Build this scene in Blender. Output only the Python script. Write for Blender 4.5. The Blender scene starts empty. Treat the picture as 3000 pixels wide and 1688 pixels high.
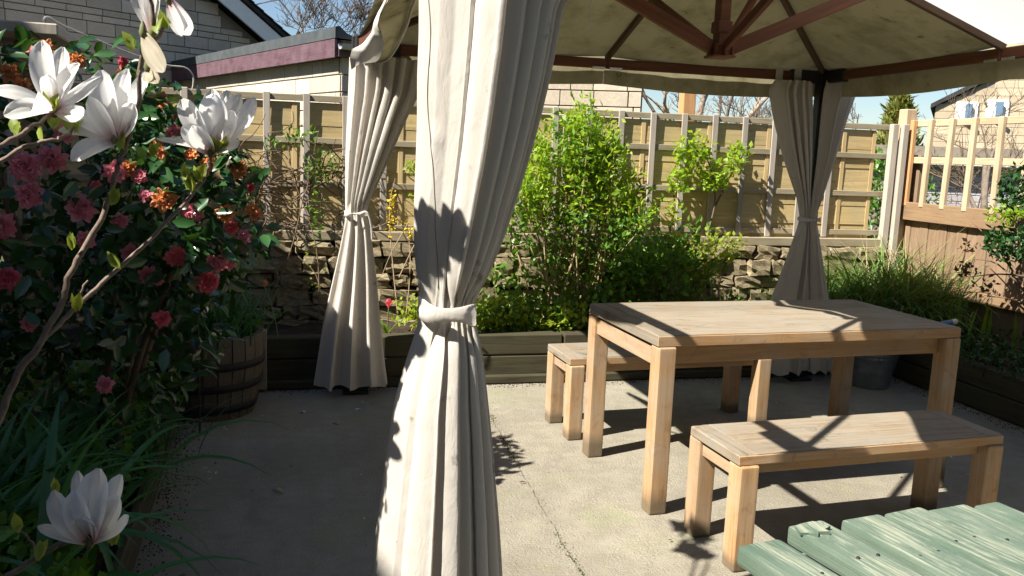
import bpy, bmesh, math, random
import numpy as np
from mathutils import Vector, Matrix, Euler

random.seed(7)
rng = np.random.default_rng(7)
PI = math.pi
R = math.radians
SC = bpy.context.scene
COL = SC.collection

# ------------------------------------------------------------------ camera, sky, sun, exposure
CAM_H, CAM_YAW, CAM_PITCH, CAM_ROLL, CAM_F = 1.437, R(13.9), 0.155, 0.0376, 2501 / 3000 * 36
cam_d = bpy.data.cameras.new('camera')
cam = bpy.data.objects.new('camera', cam_d)
COL.objects.link(cam)
cam_d.sensor_width = 36
cam_d.lens = CAM_F
cam_d.clip_start = 0.05
cam_d.clip_end = 2000
CAM_M = (Matrix.Rotation(-CAM_YAW, 4, 'Z') @ Matrix.Rotation(PI / 2 - CAM_PITCH, 4, 'X') @ Matrix.Rotation(CAM_ROLL, 4, 'Z'))
cam.matrix_world = Matrix.Translation((0, 0, CAM_H)) @ CAM_M
SC.camera = cam

SUN_AZ, SUN_EL = R(19.5), R(47)          # the light travels along +x, a little towards +y, and down
travel = Vector((math.cos(SUN_AZ) * math.cos(SUN_EL), math.sin(SUN_AZ) * math.cos(SUN_EL), -math.sin(SUN_EL)))
w = bpy.data.worlds.new('World')
SC.world = w
w.use_nodes = True
nt = w.node_tree
sky = nt.nodes.new('ShaderNodeTexSky')
sky.sky_type = 'NISHITA'
sky.sun_disc = False
sky.sun_elevation = SUN_EL
sky.sun_rotation = math.atan2(-travel.x, -travel.y)
sky.air_density = 1.0
sky.dust_density = 0.35
sky.ozone_density = 3.0
nt.links.new(sky.outputs[0], nt.nodes['Background'].inputs[0])
nt.nodes['Background'].inputs[1].default_value = 0.053
sun_d = bpy.data.lights.new('sun', 'SUN')
sun_d.energy = 5.0
sun_d.angle = R(0.5)
sun_d.color = (1.0, 0.94, 0.82)
sun = bpy.data.objects.new('sun', sun_d)
sun.rotation_euler = travel.to_track_quat('-Z', 'Y').to_euler()
sun.location = (-6, -3, 9)
COL.objects.link(sun)
SC.view_settings.view_transform = 'Standard'
SC.view_settings.look = 'None'
SC.view_settings.gamma = 1
SC.view_settings.exposure = 1.3
SC.view_settings.use_curve_mapping = False
SC.render.engine = 'CYCLES'
SC.cycles.use_denoising = True
SC.cycles.max_bounces = 8
SC.cycles.transparent_max_bounces = 8

# the surveyed points below were measured on the photograph (2576 px wide) and met with real planes and distances
PXF = 2501 / 3000 * 2576
def ray(u, v):
    d = CAM_M.to_3x3() @ Vector(((u - 1288) / PXF, -(v - 724.7) / PXF, -1))
    return d
CAM_O = Vector((0, 0, CAM_H))
def on_y(u, v, y):
    d = ray(u, v); return CAM_O + d * (y / d.y)
def on_x(u, v, x):
    d = ray(u, v); return CAM_O + d * (x / d.x)
def on_z(u, v, z):
    d = ray(u, v); return CAM_O + d * ((z - CAM_H) / d.z)
def on_d(u, v, dist):
    return CAM_O + ray(u, v).normalized() * dist
def on_wall(u, v, p, direction):
    n = Vector((-direction[1], direction[0], 0)); d = ray(u, v)
    return CAM_O + d * (n.dot(Vector(p) - CAM_O) / n.dot(d))
V_RIGHT = CAM_M.to_3x3() @ Vector((1, 0, 0))
V_UP = CAM_M.to_3x3() @ Vector((0, 1, 0))
V_BACK = CAM_M.to_3x3() @ Vector((0, 0, 1))

# ------------------------------------------------------------------ materials
def new_mat(name):
    m = bpy.data.materials.new(name); m.use_nodes = True
    nt = m.node_tree
    return m, nt, nt.nodes['Principled BSDF'], nt.nodes['Material Output']

def coords(nt, scale=(1, 1, 1), jitter=True):
    tc = nt.nodes.new('ShaderNodeTexCoord')
    mp = nt.nodes.new('ShaderNodeMapping')
    mp.inputs['Scale'].default_value = scale
    nt.links.new(tc.outputs['Object'], mp.inputs['Vector'])
    if jitter:
        oi = nt.nodes.new('ShaderNodeObjectInfo')
        mu = nt.nodes.new('ShaderNodeVectorMath'); mu.operation = 'SCALE'
        mu.inputs[0].default_value = (37.0, 91.0, 53.0)
        nt.links.new(oi.outputs['Random'], mu.inputs['Scale'])
        nt.links.new(mu.outputs[0], mp.inputs['Location'])
    return mp.outputs[0]

def noise(nt, vec, scale, detail=5, rough=0.6, dist=0.0):
    n = nt.nodes.new('ShaderNodeTexNoise')
    n.inputs['Scale'].default_value = scale; n.inputs['Detail'].default_value = detail
    n.inputs['Roughness'].default_value = rough; n.inputs['Distortion'].default_value = dist
    nt.links.new(vec, n.inputs['Vector'])
    return n.outputs['Fac']

def ramp(nt, fac, stops):
    r = nt.nodes.new('ShaderNodeValToRGB')
    els = r.color_ramp.elements
    while len(els) < len(stops): els.new(0.5)
    for e, (p, c) in zip(els, stops):
        e.position = p; e.color = (c[0], c[1], c[2], 1) if not isinstance(c, (int, float)) else (c, c, c, 1)
    nt.links.new(fac, r.inputs[0])
    return r.outputs[0]

def mixc(nt, fac, a, b, mode='MIX'):
    m = nt.nodes.new('ShaderNodeMix'); m.data_type = 'RGBA'; m.blend_type = mode
    for s, v in ((0, fac), (6, a), (7, b)):
        if hasattr(v, 'is_linked') or hasattr(v, 'links'): nt.links.new(v, m.inputs[s])
        elif isinstance(v, (int, float)): m.inputs[s].default_value = v
        else: m.inputs[s].default_value = (*v, 1)
    return m.outputs[2]

def bump(nt, b, height, strength, dist):
    bp = nt.nodes.new('ShaderNodeBump')
    bp.inputs['Strength'].default_value = strength; bp.inputs['Distance'].default_value = dist
    nt.links.new(height, bp.inputs['Height']); nt.links.new(bp.outputs[0], b.inputs['Normal'])

def wood(name, dark, light, axis=0, grey=None, greyamt=0.5, rough=0.75, fine=60, bumpd=0.002, stain=False, feet=False):
    m, nt, b, o = new_mat(name)
    s = [1.0, 1.0, 1.0]; s[axis] = 0.06
    v = coords(nt, tuple(s))
    n1 = noise(nt, v, fine, 6, 0.65, 0.6)
    c = ramp(nt, n1, [(0.3, dark), (0.7, light)])
    v2 = coords(nt)
    n2 = noise(nt, v2, 5, 4, 0.6)
    if grey:
        f = ramp(nt, n2, [(0.35, 0.0), (0.7, greyamt)])
        c = mixc(nt, f, c, grey)
    if stain:
        n3 = noise(nt, v2, 11, 6, 0.7, 1.2); n4 = noise(nt, v, 18, 3, 0.5, 2.0)
        c = mixc(nt, ramp(nt, n3, [(0.56, 0.0), (0.74, 0.55)]), c, tuple(x * 0.45 for x in dark))
        c = mixc(nt, ramp(nt, n4, [(0.64, 0.0), (0.72, 0.5)]), c, tuple(x * 0.5 for x in dark))
    oi = nt.nodes.new('ShaderNodeObjectInfo')
    br = ramp(nt, oi.outputs['Random'], [(0, (0.82, 0.82, 0.82)), (1, (1.0, 1.0, 1.0))])
    c = mixc(nt, 1.0, c, br, 'MULTIPLY')
    if feet:
        tg = nt.nodes.new('ShaderNodeTexCoord'); sz_ = nt.nodes.new('ShaderNodeSeparateXYZ'); nt.links.new(tg.outputs['Generated'], sz_.inputs[0])
        ma = nt.nodes.new('ShaderNodeMath'); ma.operation = 'MULTIPLY_ADD'; ma.inputs[1].default_value = -0.16; nt.links.new(n2, ma.inputs[0]); nt.links.new(sz_.outputs['Z'], ma.inputs[2])
        c = mixc(nt, ramp(nt, ma.outputs[0], [(0.0, 0.75), (0.10, 0.0)]), c, (0.10, 0.085, 0.06))
    nt.links.new(c, b.inputs['Base Color'])
    b.inputs['Roughness'].default_value = rough
    b.inputs['Specular IOR Level'].default_value = 0.25
    bump(nt, b, n1, 0.5, bumpd)
    return m

def rocky(name, stops, scale=6, fine=40, rough=0.9, bumpd=0.006, moss=None):
    m, nt, b, o = new_mat(name)
    v = coords(nt)
    n1 = noise(nt, v, scale, 8, 0.65)
    n2 = noise(nt, v, fine, 6, 0.7)
    c = ramp(nt, n1, stops)
    c = mixc(nt, ramp(nt, n2, [(0.35, 0.0), (0.75, 0.45)]), c, tuple(x * 0.45 for x in stops[0][1]))
    if moss:
        n3 = noise(nt, v, scale * 0.6, 5, 0.6)
        c = mixc(nt, ramp(nt, n3, [(0.52, 0.0), (0.7, 0.6)]), c, moss)
    oi = nt.nodes.new('ShaderNodeObjectInfo')
    br = ramp(nt, oi.outputs['Random'], [(0, (0.75, 0.74, 0.72)), (1, (1.0, 1.0, 1.0))])
    c = mixc(nt, 1.0, c, br, 'MULTIPLY')
    nt.links.new(c, b.inputs['Base Color'])
    b.inputs['Roughness'].default_value = rough
    b.inputs['Specular IOR Level'].default_value = 0.2
    bump(nt, b, n2, 0.7, bumpd)
    return m

def plain(name, col, rough=0.6, metal=0.0, var=0.15, scale=12, bumpd=0.0):
    m, nt, b, o = new_mat(name)
    v = coords(nt)
    n = noise(nt, v, scale, 5, 0.6)
    c = ramp(nt, n, [(0.3, tuple(x * (1 - var) for x in col)), (0.7, tuple(min(1, x * (1 + var)) for x in col))])
    nt.links.new(c, b.inputs['Base Color'])
    b.inputs['Roughness'].default_value = rough; b.inputs['Metallic'].default_value = metal
    if bumpd: bump(nt, b, n, 0.5, bumpd)
    return m

def leafy(name, c1, c2, rough=0.45, trans=0.35, tcol=None, spec=0.4):
    m, nt, b, o = new_mat(name)
    g = nt.nodes.new('ShaderNodeNewGeometry')
    oi = nt.nodes.new('ShaderNodeObjectInfo')
    ad = nt.nodes.new('ShaderNodeMath'); ad.operation = 'ADD'
    nt.links.new(g.outputs['Random Per Island'], ad.inputs[0]); nt.links.new(oi.outputs['Random'], ad.inputs[1])
    fr = nt.nodes.new('ShaderNodeMath'); fr.operation = 'FRACT'; nt.links.new(ad.outputs[0], fr.inputs[0])
    c = ramp(nt, fr.outputs[0], [(0.0, c1), (1.0, c2)])
    nt.links.new(c, b.inputs['Base Color'])
    b.inputs['Roughness'].default_value = rough
    b.inputs['Specular IOR Level'].default_value = spec
    t = nt.nodes.new('ShaderNodeBsdfTranslucent')
    if tcol is None: tcol = (min(1, c2[0] * 1.5), min(1, c2[1] * 1.4), c2[2] * 0.6)
    t.inputs[0].default_value = (*tcol, 1)
    mx = nt.nodes.new('ShaderNodeMixShader'); mx.inputs[0].default_value = trans
    nt.links.new(b.outputs[0], mx.inputs[1]); nt.links.new(t.outputs[0], mx.inputs[2])
    nt.links.new(mx.outputs[0], o.inputs[0])
    return m

def cloth(name, col, trans=0.12, stain=None, stain_lo=0.55, bumpscale=3.0, bumpd=0.01, stretch=(1, 1, 0.25), rough=0.9):
    m, nt, b, o = new_mat(name)
    v = coords(nt, stretch, False)
    v1 = coords(nt, (1, 1, 1), False)
    n = noise(nt, v1, 2.2, 6, 0.65)
    c = ramp(nt, n, [(0.3, tuple(x * 0.93 for x in col)), (0.7, col)])
    if stain:
        n2 = noise(nt, v1, 3.5, 8, 0.7)
        c = mixc(nt, ramp(nt, n2, [(stain_lo, 0.0), (stain_lo + 0.22, 0.75)]), c, stain)
        n3 = noise(nt, v1, 14, 4, 0.6)
        c = mixc(nt, ramp(nt, n3, [(0.66, 0.0), (0.74, 0.8)]), c, tuple(x * 0.5 for x in stain))
    nt.links.new(c, b.inputs['Base Color'])
    b.inputs['Roughness'].default_value = rough
    b.inputs['Specular IOR Level'].default_value = 0.1
    bump(nt, b, noise(nt, v, bumpscale * 4, 5, 0.6, 0.4), 0.35, bumpd)
    if trans > 0:
        t = nt.nodes.new('ShaderNodeBsdfTranslucent')
        nt.links.new(c, t.inputs[0])
        mx = nt.nodes.new('ShaderNodeMixShader'); mx.inputs[0].default_value = trans
        nt.links.new(b.outputs[0], mx.inputs[1]); nt.links.new(t.outputs[0], mx.inputs[2])
        nt.links.new(mx.outputs[0], o.inputs[0])
    return m

M = {}
M['table_top'] = wood('weathered_oak_top', (0.19, 0.145, 0.10), (0.36, 0.29, 0.21), 0, (0.285, 0.26, 0.22), 0.9, 0.8, 55, stain=True)
M['table_side'] = wood('oak_side', (0.34, 0.19, 0.09), (0.54, 0.335, 0.17), 0, (0.42, 0.335, 0.24), 0.65, 0.7, 50, stain=True)
M['table_leg'] = wood('oak_leg', (0.33, 0.185, 0.088), (0.54, 0.345, 0.18), 2, (0.42, 0.345, 0.26), 0.8, 0.7, 50, stain=True, feet=True)
M['table_cap'] = wood('weathered_oak_cap', (0.19, 0.145, 0.10), (0.36, 0.285, 0.205), 1, (0.285, 0.26, 0.22), 0.9, 0.8, 55, stain=True)
M['table_end'] = wood('oak_end', (0.36, 0.21, 0.11), (0.52, 0.36, 0.21), 1, (0.40, 0.34, 0.28), 0.6, 0.75, 50, stain=True)
M['trellis_v'] = wood('grey_trellis_v', (0.34, 0.29, 0.24), (0.54, 0.48, 0.41), 2, (0.47, 0.44, 0.41), 0.6)
M['trellis_h'] = wood('grey_trellis_h', (0.24, 0.2, 0.13), (0.42, 0.35, 0.24), 0, (0.36, 0.33, 0.25), 0.6)
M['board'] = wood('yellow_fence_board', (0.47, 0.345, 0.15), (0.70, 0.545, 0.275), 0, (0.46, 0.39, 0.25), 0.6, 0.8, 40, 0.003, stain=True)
M['batten'] = wood('yellow_batten', (0.5, 0.36, 0.18), (0.72, 0.56, 0.3), 2, None)
M['pale_v'] = wood('pale_new_timber_v', (0.44, 0.3, 0.18), (0.62, 0.47, 0.32), 2, (0.55, 0.5, 0.38), 0.5)
M['pale_y'] = wood('pale_new_timber_y', (0.42, 0.28, 0.17), (0.6, 0.45, 0.3), 1, (0.55, 0.48, 0.36), 0.4)
M['orange_v'] = wood('orange_timber_v', (0.46, 0.23, 0.10), (0.62, 0.36, 0.18), 2, None)
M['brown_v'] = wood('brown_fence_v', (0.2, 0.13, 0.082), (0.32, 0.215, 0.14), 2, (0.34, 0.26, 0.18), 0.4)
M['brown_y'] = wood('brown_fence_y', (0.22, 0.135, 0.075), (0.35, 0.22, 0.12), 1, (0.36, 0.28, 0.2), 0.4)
M['sleeper'] = wood('dark_sleeper', (0.035, 0.03, 0.02), (0.09, 0.075, 0.045), 0, (0.07, 0.075, 0.04), 0.6, 0.85, 40, 0.004)
M['sleeper_y'] = wood('dark_sleeper_y', (0.035, 0.03, 0.02), (0.09, 0.075, 0.045), 1, (0.07, 0.075, 0.04), 0.6, 0.85, 40, 0.004)
M['grey_edge'] = wood('grey_edging', (0.2, 0.18, 0.15), (0.34, 0.31, 0.27), 0, None)
M['gazebo'] = wood('red_stained_beam', (0.11, 0.042, 0.025), (0.20, 0.078, 0.044), 0, None, 0.5, 0.55, 40)
M['gazebo_y'] = wood('red_stained_beam_y', (0.11, 0.042, 0.025), (0.20, 0.078, 0.044), 1, None, 0.5, 0.55, 40)
M['rafter'] = wood('brown_rafter', (0.075, 0.04, 0.025), (0.13, 0.07, 0.042), 0, (0.12, 0.10, 0.06), 0.5, 0.6, 40)
M['metal_dark'] = plain('dark_painted_metal', (0.018, 0.017, 0.016), 0.5, 0.0, 0.2)
M['steel'] = plain('zinc_bracket', (0.6, 0.6, 0.58), 0.35, 0.9)
M['barrel'] = wood('barrel_stave', (0.065, 0.05, 0.036), (0.15, 0.115, 0.08), 2, (0.13, 0.115, 0.095), 0.6)
M['hoop'] = plain('rusty_hoop', (0.022, 0.018, 0.016), 0.7, 0.3, 0.4)
M['zinc'] = plain('galvanised_zinc', (0.34, 0.37, 0.40), 0.42, 0.85, 0.2, 20)
M['soil'] = rocky('soil', [(0.3, (0.035, 0.024, 0.016)), (0.7, (0.09, 0.065, 0.045))], 10, 60, 1.0, 0.02)
M['stone'] = rocky('rubble_stone', [(0.25, (0.17, 0.13, 0.085)), (0.5, (0.36, 0.295, 0.19)), (0.75, (0.54, 0.455, 0.315))], 7, 30, 0.95, 0.012, (0.16, 0.16, 0.07))
M['mortar'] = rocky('dark_joint', [(0.3, (0.05, 0.04, 0.028)), (0.7, (0.12, 0.10, 0.07))], 12, 50, 1.0, 0.02)
M['block'] = rocky('grey_house_block', [(0.3, (0.6, 0.51, 0.41)), (0.7, (0.72, 0.63, 0.52))], 3, 40, 0.95, 0.004)
M['block_joint'] = rocky('grey_house_joint', [(0.3, (0.32, 0.27, 0.22)), (0.7, (0.4, 0.35, 0.285))], 5, 40, 1.0, 0.004)
M['gblock'] = rocky('cream_garage_block', [(0.3, (0.56, 0.5, 0.42)), (0.7, (0.70, 0.63, 0.54))], 3, 40, 0.95, 0.004)
M['render'] = rocky('cream_house_block', [(0.3, (0.46, 0.38, 0.27)), (0.7, (0.58, 0.49, 0.36))], 3, 30, 0.95, 0.004)
M['lavender'] = rocky('pale_grey_brick', [(0.3, (0.46, 0.44, 0.48)), (0.7, (0.6, 0.58, 0.62))], 3, 30, 0.95, 0.004)
M['white_paint'] = plain('white_paint', (0.74, 0.74, 0.72), 0.5, 0, 0.05)
M['roof_tile'] = rocky('dark_roof_tile', [(0.3, (0.03, 0.03, 0.032)), (0.7, (0.07, 0.068, 0.066))], 5, 40, 0.9, 0.004)
M['felt'] = rocky('roof_felt', [(0.3, (0.06, 0.07, 0.08)), (0.7, (0.11, 0.125, 0.135))], 6, 120, 0.95, 0.003)
M['maroon'] = wood('maroon_fascia', (0.075, 0.035, 0.05), (0.15, 0.08, 0.105), 0, (0.2, 0.14, 0.16), 0.6)
M['gutter'] = plain('grey_gutter', (0.5, 0.52, 0.55), 0.4)
M['pane'] = plain('window_glass', (0.10, 0.16, 0.24), 0.08, 0.0, 0.1)
M['bark'] = rocky('grey_bark', [(0.3, (0.13, 0.10, 0.08)), (0.7, (0.27, 0.22, 0.18))], 9, 50, 0.95, 0.006)
M['bark_pale'] = rocky('pale_bark', [(0.3, (0.33, 0.26, 0.22)), (0.7, (0.5, 0.43, 0.38))], 6, 50, 0.95, 0.006)
M['twig'] = plain('twig', (0.15, 0.10, 0.065), 0.85, 0, 0.3)
M['twig_pale'] = plain('pale_twig', (0.3, 0.22, 0.14), 0.85, 0, 0.3)
M['stem_tan'] = plain('tan_stem', (0.36, 0.26, 0.15), 0.85, 0, 0.3)
M['mag_bark'] = rocky('magnolia_bark', [(0.3, (0.16, 0.11, 0.085)), (0.7, (0.30, 0.24, 0.2))], 60, 220, 0.6, 0.0012)
M['stem_green'] = plain('stem_green', (0.12, 0.13, 0.05), 0.7, 0, 0.3)
M['rope'] = plain('pale_rope', (0.6, 0.58, 0.52), 0.9)
M['curtain'] = cloth('curtain_cloth', (0.70, 0.66, 0.61), 0.32, (0.58, 0.53, 0.46), 0.57, 6.0, 0.013, (1, 1, 0.35))
M['seam'] = plain('seam_thread', (0.25, 0.23, 0.21), 0.9)
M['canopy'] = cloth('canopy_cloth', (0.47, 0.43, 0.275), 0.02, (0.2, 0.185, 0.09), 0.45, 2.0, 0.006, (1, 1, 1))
M['canopy_sunlit'] = cloth('sunlit_canopy_cloth', (0.82, 0.80, 0.76), 0.75, None, 0.5, 2.0, 0.006, (1, 1, 1))  # paler, far more translucent copy of the canopy cloth, so one panel looks sunlit
M['flap'] = cloth('flap_cloth', (0.74, 0.71, 0.66), 0.15, None, 0.5, 3.0, 0.006, (1, 1, 1))
M['valance'] = cloth('valance_cloth', (0.66, 0.62, 0.54), 0.06, (0.42, 0.38, 0.26), 0.55, 2.0, 0.006, (1, 1, 1))
M['camellia_leaf'] = leafy('camellia_leaf', (0.009, 0.04, 0.011), (0.034, 0.10, 0.026), 0.25, 0.15, (0.08, 0.2, 0.02), 0.55)
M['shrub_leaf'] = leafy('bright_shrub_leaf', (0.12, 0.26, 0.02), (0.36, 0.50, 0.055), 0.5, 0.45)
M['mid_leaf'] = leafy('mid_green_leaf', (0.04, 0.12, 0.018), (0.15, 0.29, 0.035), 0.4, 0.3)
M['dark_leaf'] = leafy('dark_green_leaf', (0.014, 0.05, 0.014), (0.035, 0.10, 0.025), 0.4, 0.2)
M['lime_leaf'] = leafy('lime_leaf', (0.22, 0.32, 0.03), (0.36, 0.44, 0.06), 0.5, 0.45)
M['bud_leaf'] = leafy('new_leaf', (0.20, 0.27, 0.04), (0.32, 0.38, 0.08), 0.5, 0.45)
M['yellow_petal'] = leafy('yellow_petal', (0.6, 0.4, 0.02), (0.8, 0.6, 0.05), 0.6, 0.3)
M['blade'] = leafy('strap_blade', (0.025, 0.095, 0.025), (0.065, 0.19, 0.05), 0.4, 0.25)
M['grass_blade'] = leafy('grass_blade', (0.055, 0.145, 0.03), (0.22, 0.33, 0.08), 0.5, 0.3)
M['straw'] = leafy('straw_blade', (0.34, 0.28, 0.14), (0.5, 0.43, 0.25), 0.7, 0.2)
M['conifer_leaf'] = leafy('golden_conifer', (0.10, 0.12, 0.02), (0.22, 0.23, 0.05), 0.6, 0.2)
M['red_leaf'] = leafy('brown_red_leaf', (0.06, 0.045, 0.02), (0.12, 0.07, 0.035), 0.5, 0.2)

def petal_mat(name, a, b, rough=0.5, trans=0.3):
    m, nt, bs, o = new_mat(name)
    at = nt.nodes.new('ShaderNodeAttribute'); at.attribute_name = 'tint'
    c = mixc(nt, at.outputs['Fac'], a, b)
    v = coords(nt, (1, 1, 1))
    n = noise(nt, v, 30, 3, 0.5)
    c2 = mixc(nt, 1.0, c, ramp(nt, n, [(0.3, (0.9, 0.9, 0.9)), (0.7, (1, 1, 1))]), 'MULTIPLY')
    nt.links.new(c2, bs.inputs['Base Color']); bs.inputs['Roughness'].default_value = rough
    t = nt.nodes.new('ShaderNodeBsdfTranslucent'); nt.links.new(c2, t.inputs[0])
    mx = nt.nodes.new('ShaderNodeMixShader'); mx.inputs[0].default_value = trans
    nt.links.new(bs.outputs[0], mx.inputs[1]); nt.links.new(t.outputs[0], mx.inputs[2])
    nt.links.new(mx.outputs[0], o.inputs[0])
    return m
M['magnolia'] = petal_mat('magnolia_petal', (0.94, 0.93, 0.92), (0.72, 0.40, 0.46), 0.5, 0.58)
M['wilted'] = petal_mat('wilted_petal', (0.55, 0.49, 0.38), (0.4, 0.33, 0.22), 0.6, 0.45)
M['cam_pink'] = petal_mat('camellia_pink', (0.95, 0.42, 0.50), (0.92, 0.22, 0.31), 0.6, 0.4)
M['cam_red'] = petal_mat('camellia_red', (0.93, 0.24, 0.30), (0.86, 0.13, 0.18), 0.6, 0.4)
M['cam_orange'] = petal_mat('camellia_faded_orange', (0.86, 0.40, 0.13), (0.84, 0.17, 0.15))
M['cam_pale'] = petal_mat('camellia_pale_pink', (0.78, 0.36, 0.42), (0.7, 0.12, 0.2))

def concrete():
    m, nt, b, o = new_mat('patio_concrete')
    v = coords(nt, (1, 1, 1), False)
    n1 = noise(nt, v, 1.1, 7, 0.65); n2 = noise(nt, v, 9, 9, 0.72); n3 = noise(nt, v, 95, 5, 0.65); n4 = noise(nt, v, 2.6, 8, 0.7, 0.6)
    c = ramp(nt, n1, [(0.3, (0.235, 0.213, 0.172)), (0.7, (0.355, 0.325, 0.266))])
    c = mixc(nt, ramp(nt, n2, [(0.34, 0.5), (0.58, 0.0)]), c, (0.185, 0.163, 0.128))
    c = mixc(nt, ramp(nt, n4, [(0.54, 0.0), (0.68, 0.6)]), c, (0.25, 0.27, 0.15))
    c = mixc(nt, ramp(nt, n4, [(0.30, 0.55), (0.42, 0.0)]), c, (0.19, 0.175, 0.15))
    c = mixc(nt, ramp(nt, n3, [(0.60, 0.0), (0.70, 0.55)]), c, (0.16, 0.145, 0.12))
    c = mixc(nt, ramp(nt, n3, [(0.30, 0.7), (0.40, 0.0)]), c, (0.46, 0.43, 0.38))
    nt.links.new(c, b.inputs['Base Color']); b.inputs['Roughness'].default_value = 0.95
    b.inputs['Specular IOR Level'].default_value = 0.12
    ad = nt.nodes.new('ShaderNodeMath'); ad.operation = 'ADD'
    nt.links.new(n2, ad.inputs[0]); nt.links.new(n3, ad.inputs[1])
    bump(nt, b, ad.outputs[0], 0.9, 0.009)
    return m
M['concrete'] = concrete()
M['ground'] = rocky('rough_ground', [(0.3, (0.05, 0.06, 0.025)), (0.7, (0.11, 0.12, 0.05))], 0.8, 12, 1.0, 0.03)

def peeling():
    m, nt, b, o = new_mat('peeling_green_paint')
    v = coords(nt, (1.0, 0.04, 1.0)); vw = coords(nt, (1.0, 0.18, 1.0)); vb = coords(nt)
    line = noise(nt, v, 170, 5, 0.75, 0.25); blotch = noise(nt, vw, 13, 7, 0.7, 0.9); big = noise(nt, vb, 4, 5, 0.6)
    green = ramp(nt, big, [(0.3, (0.07, 0.115, 0.083)), (0.7, (0.135, 0.18, 0.14))])
    bare = ramp(nt, line, [(0.35, (0.13, 0.16, 0.115)), (0.62, (0.33, 0.35, 0.275))])
    s = nt.nodes.new('ShaderNodeMath'); s.operation = 'MULTIPLY_ADD'; s.inputs[1].default_value = 0.6
    nt.links.new(line, s.inputs[0]); nt.links.new(blotch, s.inputs[2])
    f = ramp(nt, s.outputs[0], [(0.76, 0.0), (0.90, 0.9)])
    # paint is kept on the plank edges, worn off the top
    g = nt.nodes.new('ShaderNodeNewGeometry'); sx = nt.nodes.new('ShaderNodeSeparateXYZ')
    nt.links.new(g.outputs['True Normal'], sx.inputs[0])
    up = ramp(nt, sx.outputs['Z'], [(0.4, 0.12), (0.8, 1.0)])
    ml = nt.nodes.new('ShaderNodeMath'); ml.operation = 'MULTIPLY'
    nt.links.new(f, ml.inputs[0]); nt.links.new(up, ml.inputs[1])
    c = mixc(nt, ml.outputs[0], green, bare)
    nt.links.new(c, b.inputs['Base Color']); b.inputs['Roughness'].default_value = 0.7
    bump(nt, b, line, 0.6, 0.003)
    return m
M['peel'] = peeling()

# ------------------------------------------------------------------ object helpers
WL = {}
def wl(o): return WL.get(o.name, Vector((0, 0, 0))) if o else Vector((0, 0, 0))
def thing(name, label, cat, loc=(0, 0, 0), rotz=0.0, group=None, kind=None):
    o = bpy.data.objects.new(name, None); COL.objects.link(o)
    o.location = loc; o.rotation_euler = (0, 0, rotz); o.empty_display_size = 0.05
    WL[o.name] = Vector(loc)
    tag(o, label, cat, group, kind)
    return o
def tag(o, label=None, cat=None, group=None, kind=None):
    if label: o['label'] = label
    if cat: o['category'] = cat
    if group: o['group'] = group
    if kind: o['kind'] = kind
def link(name, me, parent=None, loc=(0, 0, 0), rot=(0, 0, 0), local=False):
    o = bpy.data.objects.new(name, me); COL.objects.link(o)
    if parent is not None:
        o.parent = parent
        L = Vector(loc) if local else Vector(loc) - wl(parent)
        o.location = L
        WL[o.name] = wl(parent) + L
    else:
        o.location = loc; WL[o.name] = Vector(loc)
    o.rotation_euler = rot
    return o
def mesh_np(name, V, faces, mat, tint=None, smooth=False):
    """V (n,3) array; faces: (m,k) array of equal sized polygons or a list of polygons"""
    me = bpy.data.meshes.new(name)
    V = np.asarray(V, dtype=np.float32)
    if isinstance(faces, np.ndarray):
        m, k = faces.shape
        me.vertices.add(len(V)); me.vertices.foreach_set('co', V.ravel())
        me.loops.add(m * k); me.loops.foreach_set('vertex_index', faces.astype(np.int32).ravel())
        me.polygons.add(m)
        me.polygons.foreach_set('loop_start', np.arange(0, m * k, k, dtype=np.int32))
        me.polygons.foreach_set('loop_total', np.full(m, k, dtype=np.int32))
        me.update(calc_edges=True)
    else:
        me.from_pydata([tuple(map(float, v)) for v in V], [], faces)
    me.validate()
    if tint is not None:
        at = me.attributes.new('tint', 'FLOAT', 'POINT'); at.data.foreach_set('value', np.asarray(tint, dtype=np.float32))
    if smooth: me.polygons.foreach_set('use_smooth', np.ones(len(me.polygons), dtype=bool))
    me.materials.append(mat)
    return me
def mesh_at(name, V, faces, mat, parent=None, tint=None, smooth=False, origin=None):
    """world space vertices -> object whose origin is at `origin` (or the parent's)"""
    og = Vector(origin) if origin is not None else wl(parent)
    V = np.asarray(V, dtype=np.float64) - np.array(og)
    return link(name, mesh_np(name, V, faces, mat, tint, smooth), parent, og)
_boxes = {}
def box_mesh(size, mat, bev=0.004, seg=1):
    key = (tuple(round(s, 4) for s in size), mat.name, bev, seg)
    if key in _boxes: return _boxes[key]
    bm = bmesh.new(); bmesh.ops.create_cube(bm, size=1)
    for v in bm.verts: v.co = Vector((v.co.x * size[0], v.co.y * size[1], v.co.z * size[2]))
    if bev: bmesh.ops.bevel(bm, geom=bm.edges[:], offset=min(bev, min(size) * 0.4), segments=seg, affect='EDGES', profile=0.7)
    me = bpy.data.meshes.new('box'); bm.to_mesh(me); bm.free(); me.materials.append(mat)
    _boxes[key] = me
    return me
def box(name, parent, center, size, mat, rot=(0, 0, 0), bev=0.004, local=False, seg=1):
    return link(name, box_mesh(size, mat, bev, seg), parent, center, rot, local)
def beam(name, parent, a, b, wd, ht, mat, bev=0.004, local=False):
    """a bar with its long axis (local x) from a to b; ht is measured upwards"""
    a, b = Vector(a), Vector(b); d = b - a
    q = d.to_track_quat('X', 'Z')
    return link(name, box_mesh((d.length, wd, ht), mat, bev), parent, (a + b) / 2, q.to_euler(), local)
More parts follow.
